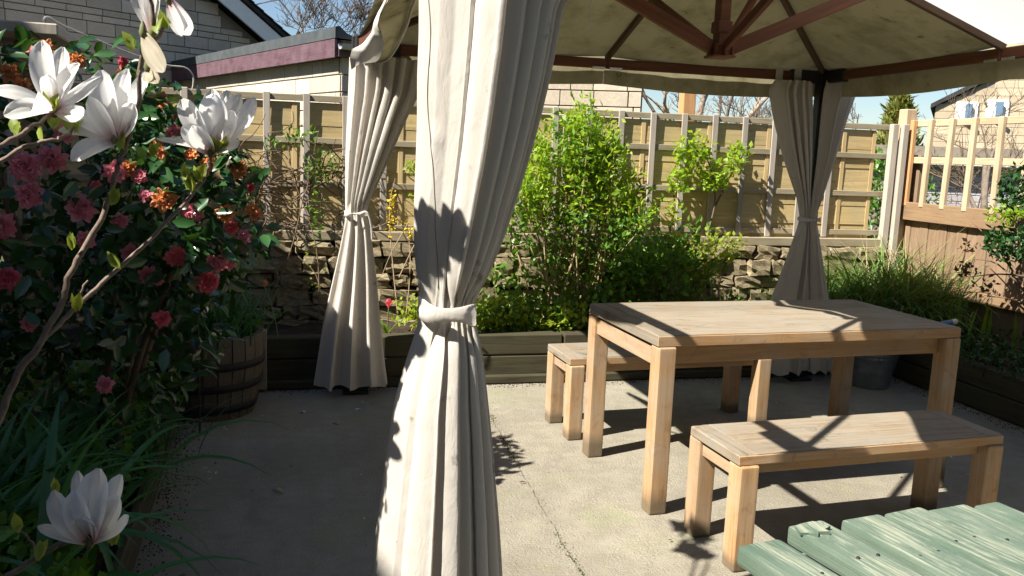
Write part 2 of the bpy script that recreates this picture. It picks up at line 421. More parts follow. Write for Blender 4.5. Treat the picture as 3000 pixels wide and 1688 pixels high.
def tubes(paths, sides=6):
    """paths: list of (list of points, list of radii) -> V, F"""
    Vs, Fs, n0 = [], [], 0
    ang = np.linspace(0, 2 * PI, sides, endpoint=False)
    for pts, rad in paths:
        P = np.array([tuple(p) for p in pts], dtype=np.float64)
        if np.isscalar(rad): rad = [rad] * len(P)
        T = np.gradient(P, axis=0); T /= np.linalg.norm(T, axis=1)[:, None] + 1e-9
        ref = np.array([0.0, 0.0, 1.0]) if abs(T[0][2]) < 0.9 else np.array([1.0, 0.0, 0.0])
        for i in range(len(P)):
            A = np.cross(T[i], ref); A /= np.linalg.norm(A) + 1e-9; B = np.cross(T[i], A)
            Vs.append(P[i] + rad[i] * (np.cos(ang)[:, None] * A + np.sin(ang)[:, None] * B))
        for i in range(len(P) - 1):
            for j in range(sides):
                a = n0 + i * sides + j; b = n0 + i * sides + (j + 1) % sides
                Fs.append((a, b, b + sides, a + sides))
        n0 += len(P) * sides
    return np.concatenate(Vs), np.array(Fs)
def tube(name, pts, rad, mat, parent=None, sides=6, origin=None):
    V, F = tubes([(pts, rad)], sides)
    return mesh_at(name, V, F, mat, parent, smooth=True, origin=origin)
def lathe(profile, n=32, cap=False):
    V, F = [], []
    for r, z in profile:
        for k in range(n):
            a = 2 * PI * k / n; V.append((r * math.cos(a), r * math.sin(a), z))
    for i in range(len(profile) - 1):
        for k in range(n):
            F.append((i * n + k, i * n + (k + 1) % n, (i + 1) * n + (k + 1) % n, (i + 1) * n + k))
    return np.array(V), np.array(F)
def smooth_path(pts, n=6):
    P = [Vector(p) for p in pts]; out = []
    for i in range(len(P) - 1):
        p0 = P[max(i - 1, 0)]; p1 = P[i]; p2 = P[i + 1]; p3 = P[min(i + 2, len(P) - 1)]
        for k in range(n):
            t = k / n
            out.append(0.5 * ((2 * p1) + (p2 - p0) * t + (2 * p0 - 5 * p1 + 4 * p2 - p3) * t * t + (3 * p1 - p0 - 3 * p2 + p3) * t ** 3))
    out.append(P[-1]); return out

def unit(a): return a / (np.linalg.norm(a, axis=-1, keepdims=True) + 1e-9)
LEAF_T = np.array([(0, 0, 0), (0.28, -0.42, 0.05), (0.28, 0.42, 0.05), (0.3, 0, -0.04), (0.66, -0.4, 0.04), (0.66, 0.4, 0.04), (0.66, 0, -0.05), (1, 0, -0.12)])
LEAF_F = np.array([(0, 1, 3, 3), (0, 3, 2, 2), (1, 4, 6, 3), (3, 6, 5, 2), (4, 7, 6, 6), (6, 7, 5, 5)])
LEAF_TRI = np.array([(0, 1, 3), (0, 3, 2), (1, 4, 6), (1, 6, 3), (3, 6, 5), (3, 5, 2), (4, 7, 6), (6, 7, 5)])
LEAF_S = np.array([(0, 0, 0), (0.45, -0.5, 0.03), (0.45, 0.5, 0.03), (1, 0, -0.05), (0.45, 0, -0.04)])
LEAF_STRI = np.array([(0, 1, 4), (0, 4, 2), (1, 3, 4), (4, 3, 2)])
def leaves_vf(P, D, N, L, Wd, simple=True):
    T, F = (LEAF_S, LEAF_STRI) if simple else (LEAF_T, LEAF_TRI)
    n = len(P); D = unit(D); S = unit(np.cross(N, D)); Nn = np.cross(D, S)
    L = np.broadcast_to(np.asarray(L, float), (n,)); Wd = np.broadcast_to(np.asarray(Wd, float), (n,))
    V = (P[:, None, :] + T[None, :, 0:1] * L[:, None, None] * D[:, None, :] + T[None, :, 1:2] * Wd[:, None, None] * S[:, None, :]
         + T[None, :, 2:3] * L[:, None, None] * Nn[:, None, :])
    F = (F[None] + (np.arange(n) * len(T))[:, None, None]).reshape(-1, 3)
    return V.reshape(-1, 3), F
def rand_dirs(n, up=0.0):
    d = rng.normal(size=(n, 3)); d[:, 2] += up; return unit(d)
def leaf_cloud(name, P, mat, parent, length=(0.03, 0.06), ratio=0.5, outward=None, up=0.3, simple=True, stuff=True):
    n = len(P); D = rand_dirs(n, up)
    if outward is not None: D = unit(D * 0.8 + unit(P - np.array(outward)) * 0.8)
    N = rand_dirs(n, 1.2)
    L = rng.uniform(length[0], length[1], n)
    V, F = leaves_vf(P, D, N, L, L * ratio, simple)
    o = mesh_at(name, V, F, mat, parent)
    if stuff: o['kind'] = 'stuff'
    return o
def ell_points(n, c, r, lo=0.3, bias=0.6):
    d = rand_dirs(n); rad = lo + (1 - lo) * rng.uniform(0, 1, n) ** bias
    return np.array(c) + d * rad[:, None] * np.array(r)
def clumps(n, centers, rad, per):
    P = []
    for c in centers:
        P.append(np.array(c) + rng.normal(size=(per, 3)) * rad)
    return np.concatenate(P)
def blades_vf(base, az, length, lean, droop, width, k=7, fold=0.25):
    """arching strap leaves; lean = start angle from vertical, droop = extra bend by the tip"""
    n = len(base); t = np.linspace(0, 1, k + 1)
    ang = lean[:, None] + droop[:, None] * t[None] ** 1.5
    ds = (length / k)[:, None]
    r = np.cumsum(np.sin(ang) * ds, axis=1) - np.sin(ang[:, :1]) * ds; z = np.cumsum(np.cos(ang) * ds, axis=1) - np.cos(ang[:, :1]) * ds
    rx, ry = np.cos(az)[:, None], np.sin(az)[:, None]
    C = np.stack([base[:, 0:1] + r * rx, base[:, 1:2] + r * ry, base[:, 2:3] + z], -1)
    side = np.stack([-np.sin(az), np.cos(az), np.zeros(n)], -1)[:, None, :]
    wt = (np.minimum(1, 0.55 + t * 2) * np.clip(1 - t ** 2.5, 0.02, 1))[None, :, None] * width[:, None, None]
    nrm = np.stack([-np.cos(ang) * rx, -np.cos(ang) * ry, np.sin(ang)], -1)
    Lv = C - side * wt / 2 + nrm * wt * fold; Rv = C + side * wt / 2 + nrm * wt * fold
    V = np.stack([Lv, C, Rv], 2).reshape(n, -1, 3)
    f = []
    for i in range(k):
        a = i * 3; f += [(a, a + 1, a + 4, a + 3), (a + 1, a + 2, a + 5, a + 4)]
    F = (np.array(f)[None] + (np.arange(n) * (k + 1) * 3)[:, None, None]).reshape(-1, 4)
    return V.reshape(-1, 3), F
def blade_tuft(name, parent, c, spread, n, length, width, mat, lean=(0.05, 0.5), droop=(0.6, 1.8), z0=None, stuff=True, k=7, azr=(0, 2 * PI)):
    base = np.stack([c[0] + rng.normal(size=n) * spread[0], c[1] + rng.normal(size=n) * spread[1], np.full(n, c[2] if z0 is None else z0)], -1)
    V, F = blades_vf(base, rng.uniform(azr[0], azr[1], n), rng.uniform(*length, n), rng.uniform(*lean, n), rng.uniform(*droop, n), rng.uniform(*width, n), k)
    o = mesh_at(name, V, F, mat, parent)
    if stuff: o['kind'] = 'stuff'
    return o

# ------------------------------------------------------------------ setting: ground, patio, beds
def sheet(name, x0, x1, y0, y1, z, mat, nx=1, ny=1, wob=0.0, kind='structure'):
    xs = np.linspace(x0, x1, nx + 1); ys = np.linspace(y0, y1, ny + 1)
    X, Y = np.meshgrid(xs, ys); Z = np.full_like(X, z) + (rng.normal(size=X.shape) * wob if wob else 0)
    V = np.stack([X, Y, Z], -1).reshape(-1, 3)
    F = np.array([(j * (nx + 1) + i, j * (nx + 1) + i + 1, (j + 1) * (nx + 1) + i + 1, (j + 1) * (nx + 1) + i) for j in range(ny) for i in range(nx)])
    o = mesh_at(name, V, F, mat, None, smooth=bool(wob)); tag(o, kind=kind); return o
sheet('ground', -500, 500, -200, 900, -0.10, M['ground'])
patio = sheet('patio', -3.0, 5.2, -1.5, 5.3, -0.03, M['mortar'])
def slab(x0, x1a, x1b, y0, y1):   # right edge runs from x1a at y0 to x1b at y1
    pass
J0, J1 = 0.80, 1.035              # the joint between the two pours drifts a little
def pour(pts, name):
    top = [(x, y, 0.0) for x, y in pts]; bot = [(x, y, -0.029) for x, y in pts]; n = len(pts)
    F = [tuple(range(n))] + [(i, n + i, n + (i + 1) % n, (i + 1) % n) for i in range(n)]
    return mesh_at(name, np.array(top + bot), [f if i == 0 else f[::-1] for i, f in enumerate(F)], M['concrete'], patio)
jy = np.linspace(-1.5, 5.3, 220)
jx = J0 + (J1 - J0) * (jy + 1.5) / 6.8 + np.convolve(rng.normal(size=224), np.ones(5) / 5, 'valid') * 0.012
pour([(-3, -1.5)] + [(x - 0.0012 - abs(rng.normal()) * 0.0014, y) for x, y in zip(jx, jy)] + [(-3, 5.3)], 'concrete_slab')
pour([(x + 0.0012 + abs(rng.normal()) * 0.0014, y) for x, y in zip(jx, jy)] + [(5.2, 5.3), (5.2, -1.5)], 'concrete_slab')

# crumbs of grit and broken mortar along the joint and scattered on the slab
gy = rng.uniform(1.5, 5.1, 1500); gx_ = np.interp(gy, jy, jx) + rng.normal(size=1500) * 0.022
gy2 = rng.uniform(1.2, 5.1, 900); gx2 = rng.uniform(-0.5, 4.0, 900)
GP_ = np.concatenate([np.stack([gx_, gy], -1), np.stack([gx2, gy2], -1)]); gs_ = rng.uniform(0.001, 0.0034, len(GP_))
OCT = np.array([(1, 0, 0), (-1, 0, 0), (0, 1, 0), (0, -1, 0), (0, 0, 1), (0, 0, -1)], float); OF = np.array([(0, 2, 4), (2, 1, 4), (1, 3, 4), (3, 0, 4), (2, 0, 5), (1, 2, 5), (3, 1, 5), (0, 3, 5)])
GV = np.concatenate([GP_, gs_[:, None] * 0.4], 1)[:, None, :] + OCT[None] * gs_[:, None, None] * rng.uniform(0.6, 1.3, (len(GP_), 6, 1))
o = mesh_at('grit', GV.reshape(-1, 3), (OF[None] + (np.arange(len(GP_)) * 6)[:, None, None]).reshape(-1, 3), rocky('grit', [(0.3, (0.2, 0.18, 0.14)), (0.7, (0.45, 0.42, 0.36))], 30))
tag(o, 'grit along the patio joint', None, None, 'stuff')
def crumbs(name, P2, smin, smax, mat, label):
    g_ = rng.uniform(smin, smax, len(P2))
    V = np.concatenate([P2, g_[:, None] * 0.4], 1)[:, None, :] + OCT[None] * g_[:, None, None] * rng.uniform(0.5, 1.4, (len(P2), 6, 1))
    o = mesh_at(name, V.reshape(-1, 3), (OF[None] + (np.arange(len(P2)) * 6)[:, None, None]).reshape(-1, 3), mat); tag(o, label, None, None, 'stuff')
a1 = np.stack([rng.uniform(-0.6, 4.0, 1500), 5.12 - np.abs(rng.normal(size=1500)) * 0.05], -1); a2y = rng.uniform(1.4, 4.9, 1400)
a2 = np.stack([-0.48 - (a2y - 1.2) * 0.043 + np.abs(rng.normal(size=1400)) * 0.06, a2y], -1); a3 = np.stack([3.97 - np.abs(rng.normal(size=900)) * 0.05, rng.uniform(2.2, 5.1, 900)], -1)
crumbs('soil_crumbs', np.concatenate([a1, a2, a3]), 0.0012, 0.005, M['soil'], 'soil crumbs spilled along the patio edges')
my = rng.uniform(1.4, 5.1, 700); keep_ = np.sin(my * 5.1) + np.sin(my * 11.7) > 0.2; my = my[keep_]
crumbs('moss', np.stack([np.interp(my, jy, jx) + rng.normal(size=len(my)) * 0.010, my], -1), 0.0015, 0.005, rocky('moss', [(0.3, (0.07, 0.09, 0.025)), (0.7, (0.14, 0.16, 0.05))], 30), 'moss growing in the patio joint')
sheet('bed_soil', -1.9, 4.6, 5.22, 5.88, 0.25, M['soil'], 60, 8, 0.02)
sheet('side_bed_soil', 4.02, 4.62, 2.2, 5.25, 0.24, M['soil'], 8, 30, 0.02)
sheet('border_soil', -1.9, -0.62, 1.0, 5.2, 0.12, M['soil'], 20, 40, 0.03)

sl = 'timber sleepers edging the beds'
for i, (x0, x1) in enumerate(((-0.36, 1.62), (1.63, 3.98))):
    for j in range(2):
        o = box('timber_sleeper', None, ((x0 + x1) / 2, 5.19, 0.035 + 0.075 + j * 0.135), (x1 - x0, 0.1, 0.13), M['sleeper'], bev=0.008)
        tag(o, ['mossy dark sleeper at the foot of the back bed, behind the pale curtains', 'mossy dark sleeper along the back bed top, behind the pale curtains',
                'dark lower sleeper of the back bed behind the dining table', 'dark upper sleeper of the back bed behind the dining table'][i * 2 + j], 'sleeper', sl)
o = box('timber_edging', None, (1.8, 5.115, 0.03), (4.4, 0.045, 0.05), M['sleeper'], bev=0.006)
tag(o, 'thin sunlit timber strip lying along the foot of the back bed', 'edging')
for j in range(2):
    o = box('timber_sleeper', None, (3.98 + 0.05, 3.6, 0.075 + j * 0.135), (0.1, 3.1, 0.13), M['sleeper_y'], bev=0.008)
    tag(o, ['dark sleeper lying on the patio beside the galvanised bucket', 'dark upper sleeper of the side bed, foliage spilling over it'][j], 'sleeper', sl)
o = box('bed_post', None, (-0.235, 5.10, 0.19), (0.05, 0.05, 0.36), M['grey_edge'], bev=0.004); tag(o, 'short grey timber peg at the bed corner beside the barrel', 'post')
o = box('bed_post', None, (-0.78, 5.0, 0.16), (0.06, 0.05, 0.34), M['grey_edge'], bev=0.004); tag(o, 'short grey timber peg in the shade under the camellia', 'post')
o = beam('border_edging', None, (-0.66, 4.9, 0.07), (-0.50, 1.2, 0.07), 0.03, 0.14, M['sleeper'], 0.005); tag(o, 'low brown board edging the shaded flower border', 'edging')

# ------------------------------------------------------------------ stone wall
def stone_mesh(seed):
    r = np.random.default_rng(seed)
    bm = bmesh.new(); bmesh.ops.create_cube(bm, size=1)
    bmesh.ops.subdivide_edges(bm, edges=bm.edges[:], cuts=2, use_grid_fill=True)
    f = r.normal(size=(3, 3)) * 2; ph = r.uniform(0, 6, 3)
    for v in bm.verts:
        p = np.array(v.co)
        rr = np.linalg.norm(p); sph = p / rr * 0.62
        q = p * 0.85 + sph * 0.15
        q += 0.05 * np.sin(f @ p * 2 + ph) + r.normal(size=3) * 0.042
        v.co = q
    me = bpy.data.meshes.new('stone'); bm.to_mesh(me); bm.free()
    me.materials.append(M['stone'])
    return me
STONES = [stone_mesh(100 + i) for i in range(14)]
wall = thing('stone_wall', 'rough rubble stone retaining wall under the trellis at the back', 'wall', (1.4, 6.0, 0.0))
box('core', wall, (1.4, 6.02, 0.41), (6.4, 0.2, 0.80), M['mortar'], bev=0)
z = 0.06
while z < 0.80:
    h = random.choice((0.09, 0.12, 0.145, 0.075, 0.11))
    if z + h > 0.74: h = 0.82 - z
    x = -1.75 - random.random() * 0.2
    while x < 4.6:
        l = random.uniform(0.12, 0.32) * (1.15 if h > 0.13 else 0.9)
        hh = h * random.uniform(0.86, 1.0)
        o = link('stone', random.choice(STONES), wall, (x + l / 2, 5.90 + random.uniform(-0.028, 0.018), z + hh / 2),
                 (random.choice((0, PI)), random.uniform(-0.05, 0.05), random.choice((0, PI)) + random.uniform(-0.05, 0.05)))
        o.scale = (l * 0.98, 0.17, hh * 1.02)
        x += l + 0.008
    z += h + 0.004

# ------------------------------------------------------------------ trellis, board fence, side fence
def trellis(x0, x1, rails, label, xs):
    t = thing('trellis', label, 'trellis', ((x0 + x1) / 2, 5.9, 0.82))
    for x in xs:
        box('upright', t, (x, 5.9095, 1.335 + random.uniform(-0.006, 0.006)), (0.045, 0.012, 0.89), M['trellis_v'], (0, random.uniform(-0.008, 0.008), 0), 0.003)
    for zz in rails:
        box('rail', t, ((x0 + x1) / 2, 5.9205, zz), (x1 - x0, 0.010, 0.042), M['trellis_h'], bev=0.003)
    box('base_plank', t, ((x0 + x1) / 2, 5.885, 0.853), (x1 - x0, 0.07, 0.062), M['trellis_h'], bev=0.004)
trellis(-1.8, 1.12, (1.755, 1.48, 1.19, 0.905), 'grey wooden trellis hung with bare climber twigs beside the camellia', [-1.76 + 0.2545 * k for k in range(12)])
trellis(1.13, 4.52, (1.755, 1.53, 1.235, 0.93), 'grey wooden trellis behind the bright green shrub and the dining table', [1.245 + 0.2465 * k for k in range(12)])
def board_fence(x0, x1, label, z0=0.84, ztop=1.72, y=5.9365, grp='board panels behind the trellis'):
    t = thing('board_fence', label, 'fence', ((x0 + x1) / 2, y, z0), group=grp)
    zz = z0; k = 0
    while zz < ztop - 0.02:
        h = min(0.15, ztop - zz)
        box('board', t, ((x0 + x1) / 2, y + 0.012 * 0 + random.uniform(0, 0.004), zz + h / 2 + 0.006), (x1 - x0, 0.012, h + 0.004), M['board'], (R(-1.2), random.uniform(-0.004, 0.004), 0), 0.002)
        zz += h - 0.004; k += 1
    for f in (0.02, 0.36, 0.68, 0.98):
        box('batten', t, (x0 + (x1 - x0) * f, y - 0.0085, (z0 + ztop) / 2), (0.034, 0.004, ztop - z0), M['batten'], bev=0.002)
board_fence(-3.6, -1.86, 'yellowish board panel behind the camellia')
board_fence(-1.84, -0.02, 'yellowish board panel behind the trellis, nearest the stone garage')
board_fence(0.0, 1.80, 'yellowish board panel behind the two pale curtains')
board_fence(1.82, 3.46, 'yellowish board panel behind the climbing rose')
board_fence(3.48, 4.36, 'short yellowish board panel behind the ornamental grass, next to the leafy gap')
o = box('fence_post', None, (2.80, 6.06, 1.0), (0.10, 0.09, 1.95), M['orange_v'], bev=0.004); tag(o, 'orange timber post rising behind the trellis under the canopy edge', 'post')

pf = thing('side_fence', 'pale new timber side fence with open lattice above brown boards', 'fence', (4.62, 5.0, 0.2))
box('post', pf, (4.60, 5.90, 1.03), (0.095, 0.095, 1.74), M['pale_v'], bev=0.006)
box('post', pf, (4.53, 5.83, 0.95), (0.05, 0.05, 1.66), M['trellis_v'], bev=0.004)
box('post', pf, (4.46, 5.86, 0.95), (0.055, 0.05, 1.66), M['trellis_v'], bev=0.004)
ys = [5.82, 5.63, 5.41, 5.19, 4.94, 4.70, 4.46, 4.2]
for i, yv in enumerate(ys):
    box('slat', pf, (4.60, yv, 1.485), (0.03, 0.045, 0.66), M['orange_v'] if i == 0 else M['pale_v'], (random.uniform(-0.02, 0.02), 0, 0), 0.003)
for zz in (1.79, 1.51):
    box('rail', pf, (4.632, 4.85, zz), (0.028, 2.0, 0.05), M['pale_y'], bev=0.003)
box('rail', pf, (4.61, 4.85, 1.115), (0.04, 2.0, 0.14), M['brown_y'], bev=0.004)
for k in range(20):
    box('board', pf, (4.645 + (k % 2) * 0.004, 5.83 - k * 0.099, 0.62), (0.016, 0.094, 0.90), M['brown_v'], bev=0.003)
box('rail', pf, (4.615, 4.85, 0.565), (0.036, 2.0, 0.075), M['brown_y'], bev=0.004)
for yv in (5.83, 4.0):
    box('post', pf, (4.71, yv, 0.8), (0.09, 0.09, 1.5), M['brown_v'], bev=0.004)

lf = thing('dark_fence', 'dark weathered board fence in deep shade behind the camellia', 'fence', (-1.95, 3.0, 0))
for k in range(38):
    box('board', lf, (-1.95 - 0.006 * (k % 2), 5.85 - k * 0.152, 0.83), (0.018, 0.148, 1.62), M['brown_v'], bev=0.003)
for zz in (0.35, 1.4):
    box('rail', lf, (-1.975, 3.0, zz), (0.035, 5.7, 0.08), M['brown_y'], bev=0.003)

# ------------------------------------------------------------------ buildings
def wall_frame(p, d):   # p base point, d unit direction along the wall; local x along, y into the wall
    return math.atan2(d[1], d[0])
def block_wall(parent, p, d, length, z0, z1, rowh, lens, mat, jmat, keep, core=True, depth=0.02, ashlar=False):
    a = wall_frame(p, d); n = Vector((-d[1], d[0], 0)); D = Vector((d[0], d[1], 0)); P = Vector(p)
    z = z0; row = 0; base_h = rowh
    while z < z1 - 1e-6:
        if ashlar: rowh = base_h * (0.5 if random.random() < 0.4 else 1.0)
        s = -random.uniform(0, lens[0])
        while s < length:
            l = random.choice(lens)
            s0, s1 = max(s, 0), min(s + l, length)
            if s1 - s0 > 0.06:
                c = P + D * (s0 + s1) / 2 + Vector((0, 0, z + rowh / 2 - p[2]))
                if keep((s0 + s1) / 2, z + rowh / 2):
                    hh = rowh
                    box('block', parent, c + n * (depth / 2 - random.uniform(0.006, 0.010)), (round(s1 - s0 - 0.014, 2), depth, hh - 0.013), mat, (0, 0, a), 0.004)
            s += l
        z += rowh; row += 1

# gabled house of grey blocks
HD = Vector((0.78, 0.626, 0)).normalized()
HP = on_y(600, 90, 16.2); HP.z = 0
def hw(u, v): return on_wall(u, v, HP, HD)
hs = lambda q: (q - HP).dot(HD)
lowA, lowB = hw(520, -8), hw(655, 108)           # lower edge of the white verge board
slope = (lowB.z - lowA.z) / (hs(lowB) - hs(lowA))
house = thing('gabled_house', 'grey block gabled house with white verge board behind the camellia', 'house', HP)
NRM = Vector((HD.y, -HD.x, 0))                    # towards the camera
s_eave = hs(lowB) + 0.35; s_left = s_eave - 9.0; s_ridge = (s_left + s_eave) / 2
roof_z = lambda s: lowA.z + slope * (max(s, 2 * s_ridge - s) - hs(lowA))
def hpt(s, z, off=0.0): return HP + HD * s + NRM * off + Vector((0, 0, z))
S = np.linspace(s_left, s_eave, 40)
Vf = [hpt(s_left, 0, -0.03), hpt(s_eave, 0, -0.03), hpt(s_eave, roof_z(s_eave), -0.03), hpt(s_ridge, roof_z(s_ridge), -0.03), hpt(s_left, roof_z(s_left), -0.03)]
Vb = [p - NRM * 7 for p in Vf]
mesh_at('wall', np.array([tuple(p) for p in Vf + Vb]), [(0, 1, 2, 3, 4), (9, 8, 7, 6, 5), (1, 0, 5, 6), (2, 1, 6, 7), (0, 4, 9, 5)], M['block_joint'], house)
zlo = 1.9
block_wall(house, hpt(hs(hw(-20, 90)), 0), HD, s_eave - hs(hw(-20, 90)), zlo, roof_z(s_ridge), 0.20, (0.30, 0.44, 0.44, 0.55), M['block'], None,
           lambda s, zz: zz + 0.08 < roof_z(s + hs(hw(-20, 90))) - 0.02 and zz < 5.1, ashlar=True)
for sg in (1, -1):
    sE = s_eave + 0.25 if sg > 0 else s_left - 0.25
    a, b = hpt(s_ridge, roof_z(s_ridge) + 0.10, 0.28), hpt(sE, roof_z(sE) + 0.10, 0.28)
    beam('verge_board', house, a, b, 0.04, 0.26, M['white_paint'], 0.004)
    a2, b2 = hpt(s_ridge, roof_z(s_ridge) + 0.28, 0), hpt(sE, roof_z(sE) + 0.28, 0)
    q = [a2 + NRM * 0.34, b2 + NRM * 0.34, b2 - NRM * 7.2, a2 - NRM * 7.2]
    up = Vector((0, 0, 0.07))
    rf = mesh_at('roof', np.array([tuple(p) for p in q + [p + up for p in q]]), [(0, 1, 2, 3), (7, 6, 5, 4), (0, 4, 5, 1), (1, 5, 6, 2), (2, 6, 7, 3), (3, 7, 4, 0)], M['roof_tile'], house)
    if sg > 0:
        for k in range(24):
            f = (k + 0.5) / 24; c = a2.lerp(b2, f) + NRM * 0.1 + Vector((0, 0, 0.085))
            dd = (b2 - a2).normalized()
            e = beam('tile', rf, c - dd * 0.12 + Vector((0, 0, 0.0)), c + dd * 0.12 + Vector((0, 0, 0.018)), 0.55, 0.02, M['roof_tile'], 0.004)

# flat roofed garage
GP = on_z(845, 65, 2.75); GL = on_z(450, 150, 2.75)
gd = Vector((GL.x - GP.x, GL.y - GP.y, 0)).normalized(); gr = Vector((-gd.y, gd.x, 0)) * -1
if gr.x < 0: gr = -gr
garage = thing('garage', 'flat roofed cream block garage with maroon fascia behind the trellis', 'garage', (GP.x, GP.y, 0))
B0 = Vector((GP.x, GP.y, 0)) + gd * 0.12 + gr * 0.12
GLN, GRN = 5.9, 1.9
core = [B0 + gd * 0.03 + gr * 0.03, B0 + gd * GLN + gr * 0.03, B0 + gd * GLN + gr * GRN, B0 + gd * 0.03 + gr * GRN]
mesh_at('wall', np.array([tuple(p) for p in core] + [(p.x, p.y, 2.44) for p in core]), [(0, 1, 5, 4), (1, 2, 6, 5), (2, 3, 7, 6), (3, 0, 4, 7), (4, 5, 6, 7)], M['block_joint'], garage)
block_wall(garage, B0 + gd * GLN, -gd, GLN, 1.49, 2.45, 0.19, (0.28, 0.42, 0.42, 0.5), M['gblock'], None, lambda s, zz: True, depth=0.06)
block_wall(garage, B0, gr, GRN, 1.49, 2.45, 0.19, (0.28, 0.42, 0.42, 0.5), M['gblock'], None, lambda s, zz: True, depth=0.06)
T0 = Vector((GP.x, GP.y, 0))
beam('fascia', garage, T0 + gd * 0.0 + Vector((0, 0, 2.515)), T0 + gd * 6.1 + Vector((0, 0, 2.515)), 0.03, 0.20, M['maroon'], 0.003)
beam('fascia', garage, T0 + gr * 0.03 + Vector((0, 0, 2.50)), T0 + gr * 2.0 + Vector((0, 0, 2.50)), 0.025, 0.15, M['maroon'], 0.003)
ft = [(0, 2.62), (0, 2.74), (0.05, 2.75), (0.14, 2.68), (0.3, 2.63), (0.6, 2.615)]
Vr = [tuple(T0 - gr * 0.02 + gr * s + gd * t + Vector((0, 0, zz))) for t in (-0.03, 6.1) for s, zz in ft]
nf = len(ft)
mesh_at('roof_felt', np.array(Vr), [(i, i + 1, nf + i + 1, nf + i) for i in range(nf - 1)] + [tuple(range(nf))[::-1]], M['felt'], garage)
rc = [T0 + gr * 0.55 - gd * 0.03, T0 + gr * 2.1 - gd * 0.03, T0 + gr * 2.1 + gd * 6.1, T0 + gr * 0.55 + gd * 6.1]
mesh_at('roof', np.array([(p.x, p.y, 2.612 - 0.0 * i) for i, p in enumerate(rc)] + [(p.x, p.y, 2.57) for p in rc]), [(0, 1, 2, 3), (0, 4, 5, 1), (4, 7, 6, 5), (1, 5, 6, 2), (2, 6, 7, 3), (3, 7, 4, 0)], M['felt'], garage)
gt = [T0 + gr * 0.02 - gd * 0.07 + Vector((0, 0, 2.56)), T0 + gr * 2.0 - gd * 0.07 + Vector((0, 0, 2.54))]
pr_ = []
for e in gt:
    for k in range(9):
        an = PI + PI * k / 8; pr_.append(tuple(e + gd * 0.06 * math.cos(an) + Vector((0, 0, 0.06 * math.sin(an)))))
mesh_at('gutter', np.array(pr_), [(i, i + 1, 10 + i, 9 + i) for i in range(8)], M['gutter'], garage, smooth=True)

# pale block wall glimpsed under the canopy edge
bw = thing('block_wall', 'pale block garden wall glimpsed between the trellis top and the canopy edge', 'wall', (3.3, 10.4, 0))
w0 = Vector((2.3, 10.75, 0)); w1 = Vector((4.02, 10.0, 0)); wd_ = (w1 - w0).normalized(); wn_ = Vector((-wd_.y, wd_.x, 0))
cq = [w0 + wn_ * 0.04, w1 + wn_ * 0.04, w1 + wn_ * 0.2, w0 + wn_ * 0.2]
mesh_at('core', np.array([tuple(p) for p in cq] + [(p.x, p.y, 2.4) for p in cq]), [(0, 1, 5, 4), (1, 2, 6, 5), (2, 3, 7, 6), (3, 0, 4, 7), (4, 5, 6, 7)], M['block_joint'], bw)
block_wall(bw, w0, wd_, (w1 - w0).length, 1.49, 2.41, 0.19, (0.28, 0.42, 0.42, 0.5), M['block'], None, lambda s, zz: True, depth=0.06)

# pale house over the side fence
rh = thing('pale_house', 'cream block house with white framed windows beyond the side fence', 'house', (16.4, 20, 0))
c0 = Vector((16.42, 20.0, 0)); rd = Vector((0.76, -0.65, 0)).normalized(); rn = Vector((rd.y, -rd.x, 0))
def rp(s, z, off=0): return c0 + rd * s + rn * off + Vector((0, 0, z))
fr = [rp(0, 0), rp(8, 0), rp(8, 3.1), rp(4, 5.4), rp(0, 3.1)]
bk = [p - rn * 8 for p in fr]
mesh_at('wall', np.array([tuple(p) for p in fr + bk]), [(0, 1, 2, 3, 4), (9, 8, 7, 6, 5), (1, 0, 5, 6), (2, 1, 6, 7), (0, 4, 9, 5)], M['block_joint'], rh)
ah = math.atan2(rd.y, rd.x)
block_wall(rh, rp(0, 0, 0.0), rd, 3.4, 1.6, 4.8, 0.2, (0.45, 0.6), M['render'], None, lambda s, zz: zz < 3.05 + s * 0.575 , depth=0.06)
for (u, v) in ((2432, 281), (2509, 276)):
    q_ = on_wall(u, v, c0, rd); sq = (q_ - c0).dot(rd)
    wf = box('window', rh, rp(sq, q_.z, 0.03), (0.52, 0.08, 0.50), M['white_paint'], (0, 0, ah), 0.01)
    box('sill', wf, rp(sq, q_.z - 0.27, 0.06), (0.6, 0.1, 0.05), M['white_paint'], (0, 0, ah), 0.01)
    box('pane', wf, rp(sq, q_.z, 0.075), (0.40, 0.02, 0.38), M['pane'], (0, 0, ah), 0.004)
for sg in (1, -1):
    a, b = rp(4, 5.44, 0), rp(4 - sg * 4.12, 5.44 - 2.37, 0)
    q = [a + rn * 0.12, b + rn * 0.12, b - rn * 8.3, a - rn * 8.3]; up = Vector((0, 0, 0.12))
    mesh_at('roof', np.array([tuple(p) for p in q + [p + up for p in q]]), [(0, 1, 2, 3), (7, 6, 5, 4), (0, 4, 5, 1), (1, 5, 6, 2), (2, 6, 7, 3), (3, 7, 4, 0)], M['roof_tile'], rh)
